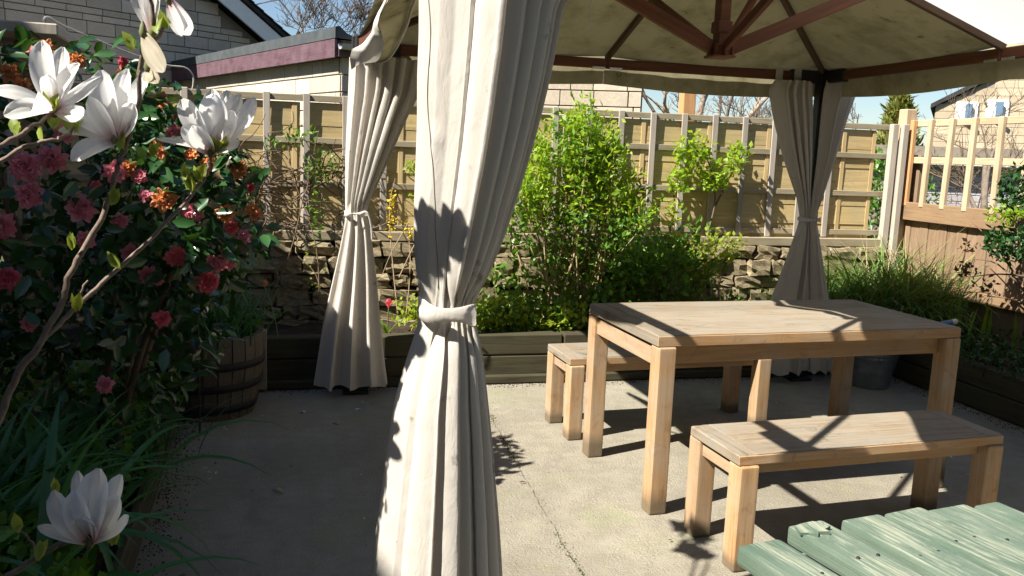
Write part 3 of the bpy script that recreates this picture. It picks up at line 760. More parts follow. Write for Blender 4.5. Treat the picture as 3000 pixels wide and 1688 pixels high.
# low outbuilding in front of it
ob = thing('outbuilding', 'low pale brick outbuilding with dark lean to roof seen through the lattice', 'shed', (9.5, 12.6, 0))
o0 = on_y(2292, 470, 12.6); o0.z = 0; od = Vector((0.94, -0.34, 0)).normalized(); on_ = Vector((od.y, -od.x, 0))
mesh_at('wall', np.array([tuple(p) for p in (o0, o0 + od * 2.9, o0 + od * 2.9 + Vector((0, 0, 1.5)), o0 + Vector((0, 0, 1.5)))] + [tuple(p - on_ * 2.5) for p in (o0, o0 + od * 2.9, o0 + od * 2.9 + Vector((0, 0, 1.9)), o0 + Vector((0, 0, 1.9)))]),
        [(0, 1, 2, 3), (1, 5, 6, 2), (4, 0, 3, 7), (5, 4, 7, 6)], M['block_joint'], ob)
block_wall(ob, o0, od, 2.9, 0.6, 1.5, 0.11, (0.3, 0.33), M['lavender'], None, lambda s, zz: True, depth=0.05)
q = [o0 - od * 0.3 + on_ * 0.25 + Vector((0, 0, 1.62)), o0 + od * 3.3 + on_ * 0.25 + Vector((0, 0, 1.62)), o0 + od * 3.3 - on_ * 2.6 + Vector((0, 0, 1.63)), o0 - od * 0.3 - on_ * 2.6 + Vector((0, 0, 1.63))]
mesh_at('roof', np.array([tuple(p) for p in q + [p + Vector((0, 0, 0.05)) for p in q]]), [(3, 2, 1, 0), (4, 5, 6, 7), (0, 1, 5, 4), (1, 2, 6, 5), (2, 3, 7, 6), (3, 0, 4, 7)], M['felt'], ob)
beam('gutter', ob, q[0] + Vector((0, 0, -0.06)), q[1] + Vector((0, 0, -0.06)), 0.06, 0.07, M['white_paint'], 0.01)

# the neighbour's house beyond the frame, whose shade lies over the border and half the patio
SHX = -5.2
SHZ = 0.44 + 1.137 * -SHX
nh = thing('neighbouring_house', 'plain stone house outside the view that shades the flower border', 'house', (SHX - 3, 3, 0))
v = [(SHX, -2.2, 0), (SHX, 6.4, 0), (SHX - 6, 6.4, 0), (SHX - 6, -2.2, 0)]
ze = SHZ - 0.15
mesh_at('wall', np.array(v + [(x, y, ze) for x, y, z in v]), [(0, 1, 5, 4), (1, 2, 6, 5), (2, 3, 7, 6), (3, 0, 4, 7)], M['block'], nh)
mesh_at('roof', np.array([(SHX + 0.3, -2.5, ze), (SHX + 0.3, 6.7, ze), (SHX - 3, 6.7, ze + 1.9), (SHX - 3, -2.5, ze + 1.9), (SHX - 6.3, -2.5, ze), (SHX - 6.3, 6.7, ze)]),
        [(0, 1, 2, 3), (3, 2, 5, 4), (0, 3, 4), (1, 5, 2)], M['roof_tile'], nh)
for yv in (-0.8, 2, 5):
    for zz in (1.5, 4.0):
        wf = box('window', nh, (SHX + 0.01, yv, zz), (0.06, 1.1, 1.2), M['white_paint'], bev=0.01)
        box('pane', wf, (SHX + 0.045, yv, zz), (0.02, 0.95, 1.05), M['pane'], bev=0.004)

oh = thing('sky_blocking_house', 'unseen stone house added behind the viewer to block sky light', 'house', (2.5, -6, 0))  # unseen house, added to cut off sky light and deepen the garden's shade
v = [(-5.0, -2.6, 0), (12, -2.6, 0), (12, -9, 0), (-5.0, -9, 0)]
mesh_at('wall', np.array(v + [(x, y, 6.0) for x, y, z in v]), [(0, 1, 5, 4)[::-1], (1, 2, 6, 5)[::-1], (2, 3, 7, 6)[::-1], (3, 0, 4, 7)[::-1]], M['stone'], oh)
mesh_at('roof', np.array([(-5.2, -2.3, 5.9), (12.3, -2.3, 5.9), (12.3, -5.8, 8.3), (-5.2, -5.8, 8.3), (12.3, -9.3, 5.9), (-5.2, -9.3, 5.9)]), [(0, 1, 2, 3), (3, 2, 4, 5), (0, 3, 5), (1, 4, 2)], M['roof_tile'], oh)
for xv in (-2, 2, 6, 10):
    for zz in (1.6, 4.4):
        wf = box('window', oh, (xv, -2.59, zz), (1.1, 0.06, 1.2), M['white_paint'], bev=0.01)
        box('pane', wf, (xv, -2.55, zz), (0.95, 0.02, 1.05), M['pane'], bev=0.004)

# ------------------------------------------------------------------ bare trees, conifer
def grow(p, d, length, rad, depth, paths, tw=0.5, up=0.25, split=(2, 3), shrink=0.74):
    n = 5; pts = [Vector(p)]; d = Vector(d).normalized(); rads = [rad]
    for i in range(n):
        d = (d + Vector((random.gauss(0, 0.13), random.gauss(0, 0.13), random.gauss(0, 0.08) + up * 0.12))).normalized()
        pts.append(pts[-1] + d * length / n); rads.append(rad * (1 - 0.4 * (i + 1) / n))
    paths.append((pts, rads))
    if depth <= 0: return
    for k in range(random.randint(*split) + (1 if depth < 3 else 0)):
        f = random.uniform(0.45, 1.0); i = min(n, max(1, int(f * n)))
        dd = (d * 0.7 + Vector((random.gauss(0, tw), random.gauss(0, tw), random.gauss(0, tw * 0.6) + up))).normalized()
        grow(pts[i], dd, length * shrink * random.uniform(0.75, 1.1), max(rads[i] * 0.62, 0.004), depth - 1, paths, tw, up, split, shrink)
def bare_tree(label, loc, height, rad, depth=6, mat='bark', lean=(0, 0), trunk=0.35, tw=0.5, grp='bare trees beyond the fences', minr=0.004, split=(2, 3)):
    t = thing('bare_tree', label, 'tree', loc, group=grp)
    paths = []
    grow(Vector(loc), (lean[0], lean[1], 1), height * trunk, rad, depth, paths, tw, split=split)
    paths = [(p, [max(r_, minr) for r_ in rr]) for p, rr in paths]
    big = [x for x in paths if x[1][0] > rad * 0.30]; small = [x for x in paths if x[1][0] <= rad * 0.30]
    V, F = tubes(big, 7); mesh_at('trunk', V, F, M[mat], t, smooth=True)
    if small:
        V, F = tubes(small, 3); o = mesh_at('crown', V, F, M['twig_pale' if mat == 'bark_pale' else 'twig'], t); o['kind'] = 'stuff'
    return t
random.seed(21)
bare_tree('bare winter tree showing above the dark house roof', (-1.2, 24, 0), 11.5, 0.15, 7, minr=0.006, tw=0.55, split=(2, 4))
bare_tree('small bare tree behind the garage roof corner', (2.3, 24, 0), 6.4, 0.10, 6, minr=0.007)
bare_tree('pale barked bare tree behind the orange post', (7.45, 15, 0), 7.0, 0.17, 5, 'bark_pale', (0.05, 0))
bare_tree('pale barked bare tree leaning beside the orange post', (6.6, 14, 0), 6.0, 0.13, 5, 'bark_pale', (-0.25, 0))
bare_tree('bare brown tree showing blue sky through its twigs beside the far curtain', (9.0, 17.5, 0), 7.0, 0.10, 6, minr=0.006)
bare_tree('bushy bare tree with fine twigs behind the far curtain', (8.6, 13.0, 0), 5.0, 0.07, 6, minr=0.0035, tw=0.6)
bare_tree('bare spreading tree in front of the cream house', (8.6, 9.6, 0), 5.4, 0.06, 5, 'bark', (0.25, 0), minr=0.003, tw=0.62)
bare_tree('dark thick trunked tree at the end of the lattice fence', (8.15, 8.0, 0), 5.5, 0.12, 5, 'bark', (0.05, 0), minr=0.004)
random.seed(5)
cf = thing('conifer', 'small golden green conifer above the lattice fence corner post', 'tree', (12.25, 16, 0))
tube('trunk', [(12.25, 16, 0), (12.25, 16, 2.9)], [0.1, 0.02], M['bark'], cf)
P = []
for k in range(3200):
    h = rng.uniform(0, 1) ** 0.8; rr = (1 - h) * 0.95 * (0.75 + 0.3 * math.sin(h * 40 + rng.uniform(0, 6))) + 0.04
    a = rng.uniform(0, 2 * PI); q_ = rr * rng.uniform(0.35, 1) ** 0.5
    P.append((12.25 + q_ * math.cos(a), 16 + q_ * math.sin(a), 0.5 + h * 2.75))
leaf_cloud('crown', np.array(P), M['conifer_leaf'], cf, (0.12, 0.26), 0.3, (12.25, 16, 1.0), 0.6)
# evergreen hedge behind the gap
hg = thing('hedge', 'dark evergreen hedge seen through the gap beside the lattice post', 'hedge', (7.2, 9.0, 0))
P = ell_points(3500, (6.9, 9.2, 0.75), (0.9, 0.35, 0.95), 0.3)
leaf_cloud('foliage', P[P[:, 2] > 0], M['mid_leaf'], hg, (0.05, 0.1), 0.5)

# ------------------------------------------------------------------ gazebo
GX0, GX1, GY0, GY1 = 0.30, 3.26, 2.07, 5.03
GCX, GCY, GH = (GX0 + GX1) / 2, (GY0 + GY1) / 2, 1.48
ZB, SLOPE = 2.0, 0.345
gz = thing('gazebo', 'canvas gazebo with reddish wooden rafters and olive stained canopy over the table', 'gazebo', (GCX, GCY, 0))
for (x, y) in ((GX0 + 0.045, GY0 + 0.01), (GX1, GY0), (GX1, GY1), (GX0, GY1)):
    p = box('pole', gz, (x, y, 1.03), (0.07, 0.07, 2.06), M['metal_dark'], bev=0.006)
    box('foot', p, (x, y, 0.01), (0.15, 0.15, 0.018), M['metal_dark'], bev=0.004)
    sx = 1 if x < GCX else -1; sy = 1 if y < GCY else -1
    box('corner_bracket', gz, (x + sx * 0.14, y, ZB), (0.20, 0.046, 0.078), M['metal_dark'], bev=0.003)
    box('corner_bracket', gz, (x, y + sy * 0.14, ZB), (0.046, 0.20, 0.078), M['metal_dark'], bev=0.003)
for y in (GY0, GY1):
    for x0, x1 in ((GX0 + 0.05, GCX), (GCX, GX1 - 0.05)):
        box('beam', gz, ((x0 + x1) / 2, y, ZB), (x1 - x0 - 0.004, 0.034, 0.058), M['gazebo'], bev=0.004)
    for dx in (-0.055, 0.055):
        box('bracket', gz, (GCX + dx, y + (0.021 if y < GCY else -0.021), ZB - 0.028), (0.08, 0.006, 0.014), M['steel'], bev=0.001)
for x in (GX0, GX1):
    for y0, y1 in ((GY0 + 0.05, GCY), (GCY, GY1 - 0.05)):
        k0, k1 = [(0.085 * (GY1 - q) / (GY1 - GY0) if x < GCX else 0.0) for q in (y0, y1)]
        beam('beam', gz, (x + k0, y0 + 0.002, ZB), (x + k1, y1 - 0.002, ZB), 0.034, 0.056, M['gazebo'], 0.004)
    for dy in (-0.055, 0.055):
        box('bracket', gz, (x + (0.021 if x < GCX else -0.021), GCY + dy, ZB - 0.028), (0.006, 0.08, 0.014), M['steel'], bev=0.001)
def rz(t): return ZB + 0.028 + SLOPE * GH * t
for dx in (-1, 0, 1):
    for dy in (-1, 0, 1):
        if dx == 0 and dy == 0: continue
        a = (GCX + dx * GH, GCY + dy * GH, rz(0)); b = (GCX + dx * 0.05, GCY + dy * 0.05, rz(0.97))
        beam('rafter', gz, a, b, 0.026, 0.034, M['rafter'], 0.003)
for (dx, dy, wd, ht) in ((-1, 0, 0.03, 0.058), (1, 0, 0.03, 0.058), (0, 1, 0.024, 0.04), (0, -1, 0.024, 0.04), (0.72, 0.72, 0.024, 0.036)):
    t = 0.76 if dx * dy == 0 else 0.62
    beam('strut', gz, (GCX + dx * 0.05, GCY + dy * 0.05, 1.935), (GCX + dx * t, GCY + dy * t, rz(1 - t * max(abs(dx), abs(dy)) / GH) - 0.03), wd, ht, M['gazebo'], 0.003)
box('king_post', gz, (GCX, GCY, 2.22), (0.056, 0.056, 0.58), M['gazebo'], bev=0.006)
for zz, s, hh in ((1.922, 0.078, 0.05), (1.895, 0.105, 0.012), (2.02, 0.07, 0.05)):
    box('hub', gz, (GCX, GCY, zz), (s, s, hh), M['gazebo'], bev=0.004)
for k in range(8):
    a = PI / 4 * k
    box('hub_lug', gz, (GCX + 0.048 * math.cos(a), GCY + 0.048 * math.sin(a), 1.925), (0.022, 0.014, 0.046), M['gazebo'], (0, 0, a), 0.002)
def roof_pt(side, half, s, t, lift=0.0):
    """side: outward (dx,dy); half -1/+1 picks the corner; s 0 corner..1 middle; t 0 eave..1 peak"""
    dx, dy = side; tx, ty = -dy, dx
    lat = half * (1 - s) * (1 - t)
    o = (1 - t)
    x = GCX + (dx * o + tx * lat) * GH * 1.012; y = GCY + (dy * o + ty * lat) * GH * 1.012
    zz = rz(t) + 0.017 - 0.03 * math.sin(PI * s) * (1 - t) ** 0.8 * (1 - 0.2 * t) + lift * math.sin(PI * min(1, s)) * math.sin(PI * min(1, t * 0.9 + 0.1))
    return (x, y, zz)
def roof_panel(side, half, mat, t0=lambda s: 0.0, lift=0.0):
    ns, ntt = 18, 18; V = []; F = []
    for i in range(ns + 1):
        s = i / ns
        for j in range(ntt + 1):
            t = t0(s) + (1 - t0(s)) * j / ntt
            V.append(roof_pt(side, half, s, t, lift))
    for i in range(ns):
        for j in range(ntt):
            a = i * (ntt + 1) + j; F.append((a, a + 1, a + ntt + 2, a + ntt + 1))
    return mesh_at('canopy_panel', np.array(V), np.array(F), mat, gz, smooth=True)
def interp(tab):
    xs, ys = zip(*tab); return lambda s: float(np.interp(s, xs, ys))
front_t0 = interp([(0, 0.55), (0.3, 0.55), (0.62, 0.48), (0.9, 0.52), (1, 0.54)])
corner_t0 = interp([(0, 0.55), (0.1, 0.44), (0.2, 0.31), (0.29, 0.19), (0.35, 0.0), (1, 0.0)])
rear_t0 = lambda s: 0.0
for side in ((0, 1), (1, 0), (0, -1), (-1, 0)):
    for half in (-1, 1):
        ty = side[0]                                      # lateral axis is (-dy, dx)
        cy = half * ty                                    # sign of y at the corner for the left and right sides
        if side == (-1, 0): roof_panel(side, half, M['canopy'], rear_t0 if cy > 0 else front_t0)
        elif side == (1, 0) and cy < 0: roof_panel(side, half, M['canopy_sunlit'], lift=0.10)  # bowed up flatter so the sun whitens this paler panel
        elif side == (0, -1) and half < 0: roof_panel(side, half, M['canopy'], corner_t0)
        else: roof_panel(side, half, M['canopy'])
def valance(side, half, drop, t0=lambda s: 0.0, wave=0.012, mat='canopy', flare=0.03, name='valance'):
    ns, nk = 60, 6; V = []; F = []
    for i in range(ns + 1):
        s = i / ns; p = np.array(roof_pt(side, half, s, t0(s)))
        dd = drop(s) if callable(drop) else drop
        for k in range(nk + 1):
            f = k / nk
            wv = wave * f * math.sin(s * 31 + half) + wave * 0.6 * f * math.sin(s * 13 + 2)
            off = 0.02 + flare * f + wv
            V.append((p[0] + side[0] * off, p[1] + side[1] * off, p[2] + 0.004 - dd * f + wave * 0.4 * f * math.sin(s * 17)))
    for i in range(ns):
        for k in range(nk):
            a = i * (nk + 1) + k; F.append((a, a + 1, a + nk + 2, a + nk + 1))
    return mesh_at(name, np.array(V), np.array(F), M[mat], gz, smooth=True)
for side in ((0, 1), (1, 0)):
    for half in (-1, 1): valance(side, half, 0.165, flare=0.008, wave=0.0015)
valance((-1, 0), 1, lambda s: 0.06, front_t0, 0.008, 'valance', 0.01, 'loose_valance')
def cloth_strip(name, left, right, ya, yb, mat, bulge=0.03, n=36, m=10, lead=-0.06):
    tl = np.linspace(0, 1, len(left)); tr = np.linspace(0, 1, len(right)); V = []
    for i in range(n + 1):
        t = i / n
        a = [np.interp(t, tl, [q[k] for q in left]) for k in (0, 1)]; b = [np.interp(t, tr, [q[k] for q in right]) for k in (0, 1)]
        y = ya + (yb - ya) * t
        A, B = on_y(a[0], a[1], y), on_y(b[0], b[1], y - lead)
        for j in range(m + 1):
            f = j / m; p = A.lerp(B, f)
            V.append((p.x, p.y - bulge * math.sin(PI * f) + 0.012 * math.sin(f * 7 + t * 9), p.z + 0.004 * math.sin(t * 14 + f * 3)))
    F = np.array([(i * (m + 1) + j, i * (m + 1) + j + 1, (i + 1) * (m + 1) + j + 1, (i + 1) * (m + 1) + j) for i in range(n) for j in range(m)])
    return mesh_at(name, np.array(V), F, M[mat], gz, smooth=True)
cloth_strip('loose_flap', [(884, 176), (880, 150), (886, 122), (912, 108), (934, 84), (940, 56), (952, 26), (966, 2), (980, -30)], [(915, 160), (948, 152), (958, 142), (968, 112), (962, 90), (950, 66), (956, 40), (972, 10), (990, -30)], 3.75, 3.25, 'flap', 0.03, lead=0.08)
cloth_strip('canopy_edge', [(940, 158), (952, 148), (962, 132), (966, 108), (958, 84), (950, 60), (958, 36), (974, 6), (990, -34)], [(948, 160), (975, 150), (992, 128), (1006, 104), (1018, 78), (1028, 50), (1036, 22), (1046, -4), (1056, -40)], 4.20, 2.90, 'canopy', -0.03)
tube('hem_cord', smooth_path([on_y(u, v, 4.22 - 1.38 * i / 8) for i, (u, v) in enumerate([(948, 160), (975, 150), (992, 128), (1006, 104), (1018, 78), (1028, 50), (1036, 22), (1046, -4), (1056, -40)])], 4), 0.006, M['valance'], gz, 5)
tube('loose_thread', smooth_path([on_d(1500, -20, 2.15), on_d(1482, 30, 2.15), on_d(1484, 60, 2.15), on_d(1479, 74, 2.15)]), 0.0012, M['rope'], gz, 4)

# ------------------------------------------------------------------ curtains
def knots(seed, flat_to, n, amp=1.0):
    """ridge and valley positions across a gathered curtain, (s, depth)"""
    r = random.Random(seed); out = [(0.0, 0.0), (0.03, 0.25 if flat_to else 0.0)]
    if flat_to: out += [(flat_to * 0.45, 0.32), (flat_to * 0.8, 0.42), (flat_to, 0.40)]
    ws = [r.uniform(0.6, 1.6) for _ in range(2 * n)]; tot = sum(ws); s0 = max(flat_to, 0.04); s = s0
    for i, q in enumerate(ws):
        s += q / tot * (0.965 - s0)
        out.append((s, (-0.55 if i % 2 == 0 else 1.0) * r.uniform(0.65, 1.1) * amp))
    out[-1] = (0.97, 0.15); out.append((1.0, 0.0))
    return out
def curtain(label, levels, y0, k_up, k_dn, z_tie, depth, fold, grp=None, seed=1, name='curtain'):
    r = np.random.default_rng(seed)
    zs = np.array([l[0] for l in levels])[::-1]; xl = np.array([l[1] for l in levels])[::-1]; xr = np.array([l[2] for l in levels])[::-1]
    Z = np.linspace(zs[0], zs[-1], 150)
    kern = np.hanning(9); kern /= kern.sum()
    sm = lambda a: np.convolve(np.pad(a, 4, mode='edge'), kern, 'valid')
    XL, XR = sm(np.interp(Z, zs, xl)), sm(np.interp(Z, zs, xr))
    NU = 240; s = np.linspace(0, 1, NU)
    def prof(k):
        a = np.interp(s, *zip(*k)); kk = np.hanning(7); kk /= kk.sum(); return np.convolve(np.pad(a, 3, mode='edge'), kk, 'valid')
    PU, PD = prof(k_up), prof(k_dn)
    pk = [(r.uniform(0.05, 0.5), r.uniform(zs[0], zs[-1]), r.uniform(0.015, 0.05), r.uniform(0.008, 0.03), r.uniform(-1, 1), r.uniform(-0.8, 0.8)) for _ in range(46)]
    V = []
    for zi, z in enumerate(Z):
        wd = XR[zi] - XL[zi]; near = math.exp(-((z - z_tie) / 0.05) ** 2)
        b_up = 1 / (1 + math.exp(-(z - z_tie) / 0.03))
        f = PU * b_up + PD * (1 - b_up)
        sh = 0.012 * math.sin(z * 2.1 + seed) + 0.006 * math.sin(z * 5.3 + seed * 2)
        f = np.interp(s + sh * np.sin(PI * s), s, f)
        a = min(fold, 0.22 * wd) * (1 - 0.55 * near)
        round_ = depth * (0.35 + 0.65 * min(1, wd / 0.3)) * np.sin(PI * s) ** 0.6
        puck = np.zeros(NU)
        for (ps, pz, sw, zw, am, tl) in pk:
            puck += 0.0028 * am * np.exp(-((s - ps - tl * (z - pz)) / sw) ** 2 - ((z - pz) / zw) ** 2)
        y = round_ + a * f * np.sin(PI * np.clip(s, 0.012, 0.988)) ** 0.25 + puck
        x = XL[zi] + wd * s
        x = x + a * 0.25 * np.gradient(f, s) / 14.0
        bb = -0.5 * depth * np.sin(PI * s) ** 0.6 * (0.3 + 0.7 * min(1, wd / 0.3)) - 0.25 * a * np.cos(2 * PI * 6 * s) * np.sin(PI * s)
        xb = XL[zi] + wd * s[::-1]
        zz = z + (0.012 * np.sin(s * 17 + seed) if zi == 0 else 0.0)
        row = np.concatenate([np.stack([x, y0 - y, np.broadcast_to(zz, NU)], -1), np.stack([xb[1:-1], y0 - bb[1:-1], np.full(NU - 2, z)], -1)])
        V.append(row)
    V = np.concatenate(V); m = 2 * NU - 2; j = np.arange(m); i = np.arange(len(Z) - 1)[:, None]
    F = np.stack([i * m + j, i * m + (j + 1) % m, (i + 1) * m + (j + 1) % m, (i + 1) * m + j], -1).reshape(-1, 4)
    o = mesh_at(name, V, F, M['curtain'], None, smooth=True, origin=((V[:, 0].min() + V[:, 0].max()) / 2, V[:, 1].mean(), V[:, 2].min()))
    tag(o, label, 'curtain', grp)
    return o
def lv(rows, y):
    out = []
    for v, a, b in rows:
        A, B = on_y(a, v, y), on_y(b, v, y); out.append(((A.z + B.z) / 2, A.x, B.x))
    return out
def band(parent, x0, x1, z0, z1, y0, depth, back, tilt=0.0, mat='curtain', name='tie_back'):
    n = 40; V = []; F = []
    cx, hw_ = (x0 + x1) / 2, (x1 - x0) / 2
    prof = [(0.0, -0.004), (0.02, 0.001), (0.3, 0.0), (0.5, 0.0015), (0.7, -0.001), (0.98, 0.001), (1.0, -0.004)]
    for f, dr in prof:
        for k in range(n):
            a = 2 * PI * k / n; c, s_ = math.cos(a), math.sin(a)
            d = depth if s_ < 0 else back
            V.append((cx + (hw_ + dr) * np.sign(c) * abs(c) ** 0.75, y0 + (d + dr) * np.sign(s_) * abs(s_) ** 0.8, z0 + (z1 - z0) * f + tilt * c + 0.006 * math.sin(a * 3 + f * 4)))
    for i in range(len(prof) - 1):
        for k in range(n): F.append((i * n + k, i * n + (k + 1) % n, (i + 1) * n + (k + 1) % n, (i + 1) * n + k))
    return mesh_at(name, np.array(V), np.array(F), M[mat], parent, smooth=True)

cg = 'tied back gazebo curtains'
YC = 2.06
L1 = [(1.96, on_y(1050, -10, YC).x + 0.0, on_y(1415, 0, YC).x + 0.16)]
L1 += lv([(0, 1052, 1412), (100, 1052, 1396), (200, 1048, 1376), (300, 1048, 1352), (400, 1045, 1325), (500, 1041, 1294), (600, 1040, 1262), (660, 1043, 1238), (710, 1050, 1218), (750, 1056, 1196), (785, 1058, 1190), (830, 1046, 1200), (900, 1022, 1212),
          (1000, 992, 1222), (1100, 976, 1232), (1200, 962, 1240), (1320, 945, 1250), (1449, 930, 1258)], YC)
L1.append((0.03, L1[-1][1] - 0.035, L1[-1][2] + 0.01))
zt = on_y(1120, 778, YC).z
KU = [(0, 0), (0.02, 0.2), (0.12, 0.30), (0.22, 0.22), (0.32, 0.38), (0.37, 0.30), (0.40, -0.75), (0.46, 0.55), (0.50, 1.05), (0.54, 0.75), (0.565, -0.55), (0.61, 0.65), (0.65, 0.9), (0.675, -0.3), (0.72, 0.75), (0.75, 0.3), (0.765, -0.5), (0.81, 0.65), (0.845, -0.1), (0.89, 0.55), (0.925, -0.1), (0.96, 0.35), (1, 0)]
KD = [(0, 0), (0.02, 0.2), (0.14, 0.4), (0.24, 0.34), (0.27, -0.1), (0.31, 0.55), (0.40, 0.95), (0.425, 0.8), (0.45, -0.75), (0.50, -0.45), (0.54, 0.7), (0.60, 0.95), (0.625, -0.45), (0.66, 0.5), (0.70, 0.8), (0.72, -0.5), (0.765, 0.75), (0.81, 0.55), (0.83, -0.35), (0.87, 0.65), (0.93, 0.45), (0.95, 0.05), (0.975, 0.3), (1, 0)]
c1 = curtain('tall cream curtain hanging closest, belted at its waist, magnolia shadows on it', L1, YC, KU, KD, zt, 0.06, 0.075, cg, 3)
pA, pB = on_y(1052, 775, YC), on_y(1194, 775, YC)
band(c1, pA.x, pB.x, zt - 0.021, zt + 0.022, YC, 0.088, 0.06, -0.006)
# stitched seam down the flat edge
sv = [(1084 + 18 * min(1, max(0, (v - 380) / 150)) + 4 * math.sin(v / 50), v) for v in range(-10, 740, 20)]
cv = np.array([v_.co for v_ in c1.data.vertices]) + np.array(c1.location)
def on_cloth(u, v):
    q_ = on_y(u, v, YC - 0.07); k_ = np.argsort((cv[:, 0] - q_.x) ** 2 + (cv[:, 2] - q_.z) ** 2)[:6]; return Vector((q_.x, cv[k_, 1].min() - 0.0005, q_.z))
tube('seam', smooth_path([on_cloth(u, v) for u, v in sv], 4), 0.0010, M['seam'], c1, 4)
Yc = 4.98
L2 = lv([(150, 878, 1075), (235, 875, 1055), (300, 872, 1022), (400, 868, 978), (470, 868, 947), (515, 868, 926), (540, 869, 921), (570, 866, 930), (620, 856, 938), (700, 838, 948), (800, 815, 957), (900, 799, 967), (968, 788, 976)], Yc)
c2 = curtain('cream curtain tied with a cord in front of the trellis, hem lifted off the patio', L2, Yc, knots(81, 0.10, 6), knots(82, 0.0, 4), on_y(895, 536, Yc).z, 0.07, 0.06, cg, 8)
pA, pB = on_y(866, 538, Yc), on_y(924, 538, Yc); zt = on_y(895, 536, Yc).z
band(c2, pA.x, pB.x, zt - 0.009, zt + 0.012, Yc, 0.090, 0.05, 0.004)
tube('cord_tail', smooth_path([(pB.x - 0.05, Yc - 0.10, zt), (pB.x - 0.01, Yc - 0.115, zt + 0.012), (pB.x + 0.015, Yc - 0.11, zt - 0.07), (pB.x + 0.02, Yc - 0.10, zt - 0.14)]), 0.006, M['curtain'], c2, 5)
L3 = lv([(205, 1950, 2040), (228, 1932, 2042), (300, 1944, 2044), (400, 1970, 2041), (500, 2004, 2037), (545, 2012, 2036), (570, 2006, 2036), (650, 1978, 2036), (755, 1938, 2036), (935, 1905, 2036)], Yc)
c3 = curtain('shaded cream curtain drawn to the dark pole from the trellis side', L3, Yc, knots(83, 0.0, 5), knots(84, 0.0, 3), on_y(2030, 550, Yc).z, 0.06, 0.045, cg, 12)
L4 = lv([(205, 2080, 2140), (228, 2072, 2156), (300, 2064, 2130), (400, 2055, 2100), (500, 2042, 2068), (545, 2036, 2052), (570, 2037, 2056), (650, 2037, 2068), (755, 2037, 2084), (935, 2037, 2096)], Yc - 0.03)
c4 = curtain('shaded cream curtain drawn to the dark pole from the ornamental grass side', L4, Yc - 0.03, knots(85, 0.0, 3), knots(86, 0.0, 2), on_y(2030, 550, Yc).z, 0.05, 0.04, cg, 15)
pA, pB = on_y(2010, 552, Yc), on_y(2056, 552, Yc); zt = on_y(2030, 552, Yc).z
band(c3, pA.x, pB.x, zt - 0.010, zt + 0.014, Yc, 0.085, 0.05, 0.0)
for cc, us in ((c3, (1965, 2012)), (c4, (2098, 2128))):
    for u in us:
        q_ = on_y(u, 200, Yc); box('tab', cc, (q_.x, GY1 - 0.024, ZB - 0.015), (0.05, 0.006, 0.14), M['curtain'], bev=0.002)

# ------------------------------------------------------------------ dining table and benches
def plank_table(name, label, cat, corner, rot, L, Wd, H, top, leg, nplank, apron, grp=None):
    t = thing(name, label, cat, (corner[0], corner[1], 0), rot, grp)
    e = 0.075
    pw = Wd / nplank
    for k in range(nplank):
        box('plank', t, (L / 2, pw * (k + 0.5), H - top / 2 + random.uniform(-0.0006, 0.0006)), (L - 2 * e - 0.001, pw - 0.0006, top), M['table_top'], local=True, bev=0.0012)
    for x in (e / 2, L - e / 2):
        box('end_plank', t, (x, Wd / 2, H - top / 2), (e, Wd, top - 0.001), M['table_cap'], local=True, bev=0.004)
    for y in (-0.001, Wd + 0.001):
        box('edge_strip', t, (L / 2, y, H - top / 2 - 0.0015), (L - 0.004, 0.006, top - 0.006), M['table_side'], local=True, bev=0.002)
    lh = H - top - 0.0
    for x in (leg / 2 + 0.004, L - leg / 2 - 0.004):
        for y, sg in ((leg / 2 - 0.014, -1), (Wd - leg / 2 + 0.014, 1)):
            box('leg', t, (x, y, lh / 2), (leg, leg, lh - 0.001), M['table_leg'], local=True, bev=0.012, seg=3)
    za = lh - 0.014 - apron / 2
    for x in (0.03, L - 0.03):
        box('apron', t, (x, Wd / 2, za), (0.024, Wd - 2 * leg + 0.028, apron), M['table_end'], local=True, bev=0.003)
    for y in (0.045, Wd - 0.045):
        box('apron', t, (L / 2, y, lh - apron / 2 - 0.001), (L - 2 * leg - 0.01, 0.024, apron), M['table_side'], local=True, bev=0.003)
    return t
plank_table('dining_table', 'solid oak dining table with weathered grey top under the gazebo', 'table', (1.365, 3.08), 0.0516, 1.491, 0.731, 0.75, 0.048, 0.078, 6, 0.075)
plank_table('bench', 'oak bench between the dining table and the green planked table', 'bench', (1.472, 2.573), 0.0651, 1.181, 0.335, 0.432, 0.04, 0.078, 3, 0.045, 'oak benches')
plank_table('bench', 'oak bench on the trellis side of the dining table, half hidden by it', 'bench', (1.307, 4.013), 0.0582, 1.181, 0.335, 0.432, 0.04, 0.078, 3, 0.045, 'oak benches')

# ------------------------------------------------------------------ green planked table
gt_ = thing('picnic_table', 'outdoor table of peeling green planks beside the oak bench', 'table', (1.2, 1.0, 0))
pd = math.atan2(-0.985, 0.175)
pdir = Vector((math.cos(pd), math.sin(pd), 0)); pn = Vector((-pdir.y, pdir.x, 0))
ends = [(1865, 1950, 1385, 1342), (1975, 2082, 1318, 1305), (2110, 2210, 1312, 1290), (2222, 2322, 1292, 1272), (2330, 2432, 1284, 1262), (2440, 2520, 1272, 1263), (2545, 2640, 1278, 1300)]
ztop = 0.72
for i, (ua, ub, va, vb) in enumerate(ends):
    a, b = on_z(ua, va, ztop), on_z(ub, vb, ztop)
    cx = (a + b) / 2; wd = abs((b - a).dot(pn)); ln = 0.92 + 0.02 * (i % 3)
    ex = cx; c = ex + pdir * ln / 2
    o = box('plank', gt_, (c.x, c.y, ztop - 0.018 + random.uniform(-0.002, 0.002)), (wd - 0.013, ln, 0.038), M['peel'], (random.uniform(-0.004, 0.004), random.uniform(-0.01, 0.01), pd + PI / 2 + random.uniform(-0.01, 0.01)), 0.008, seg=2)
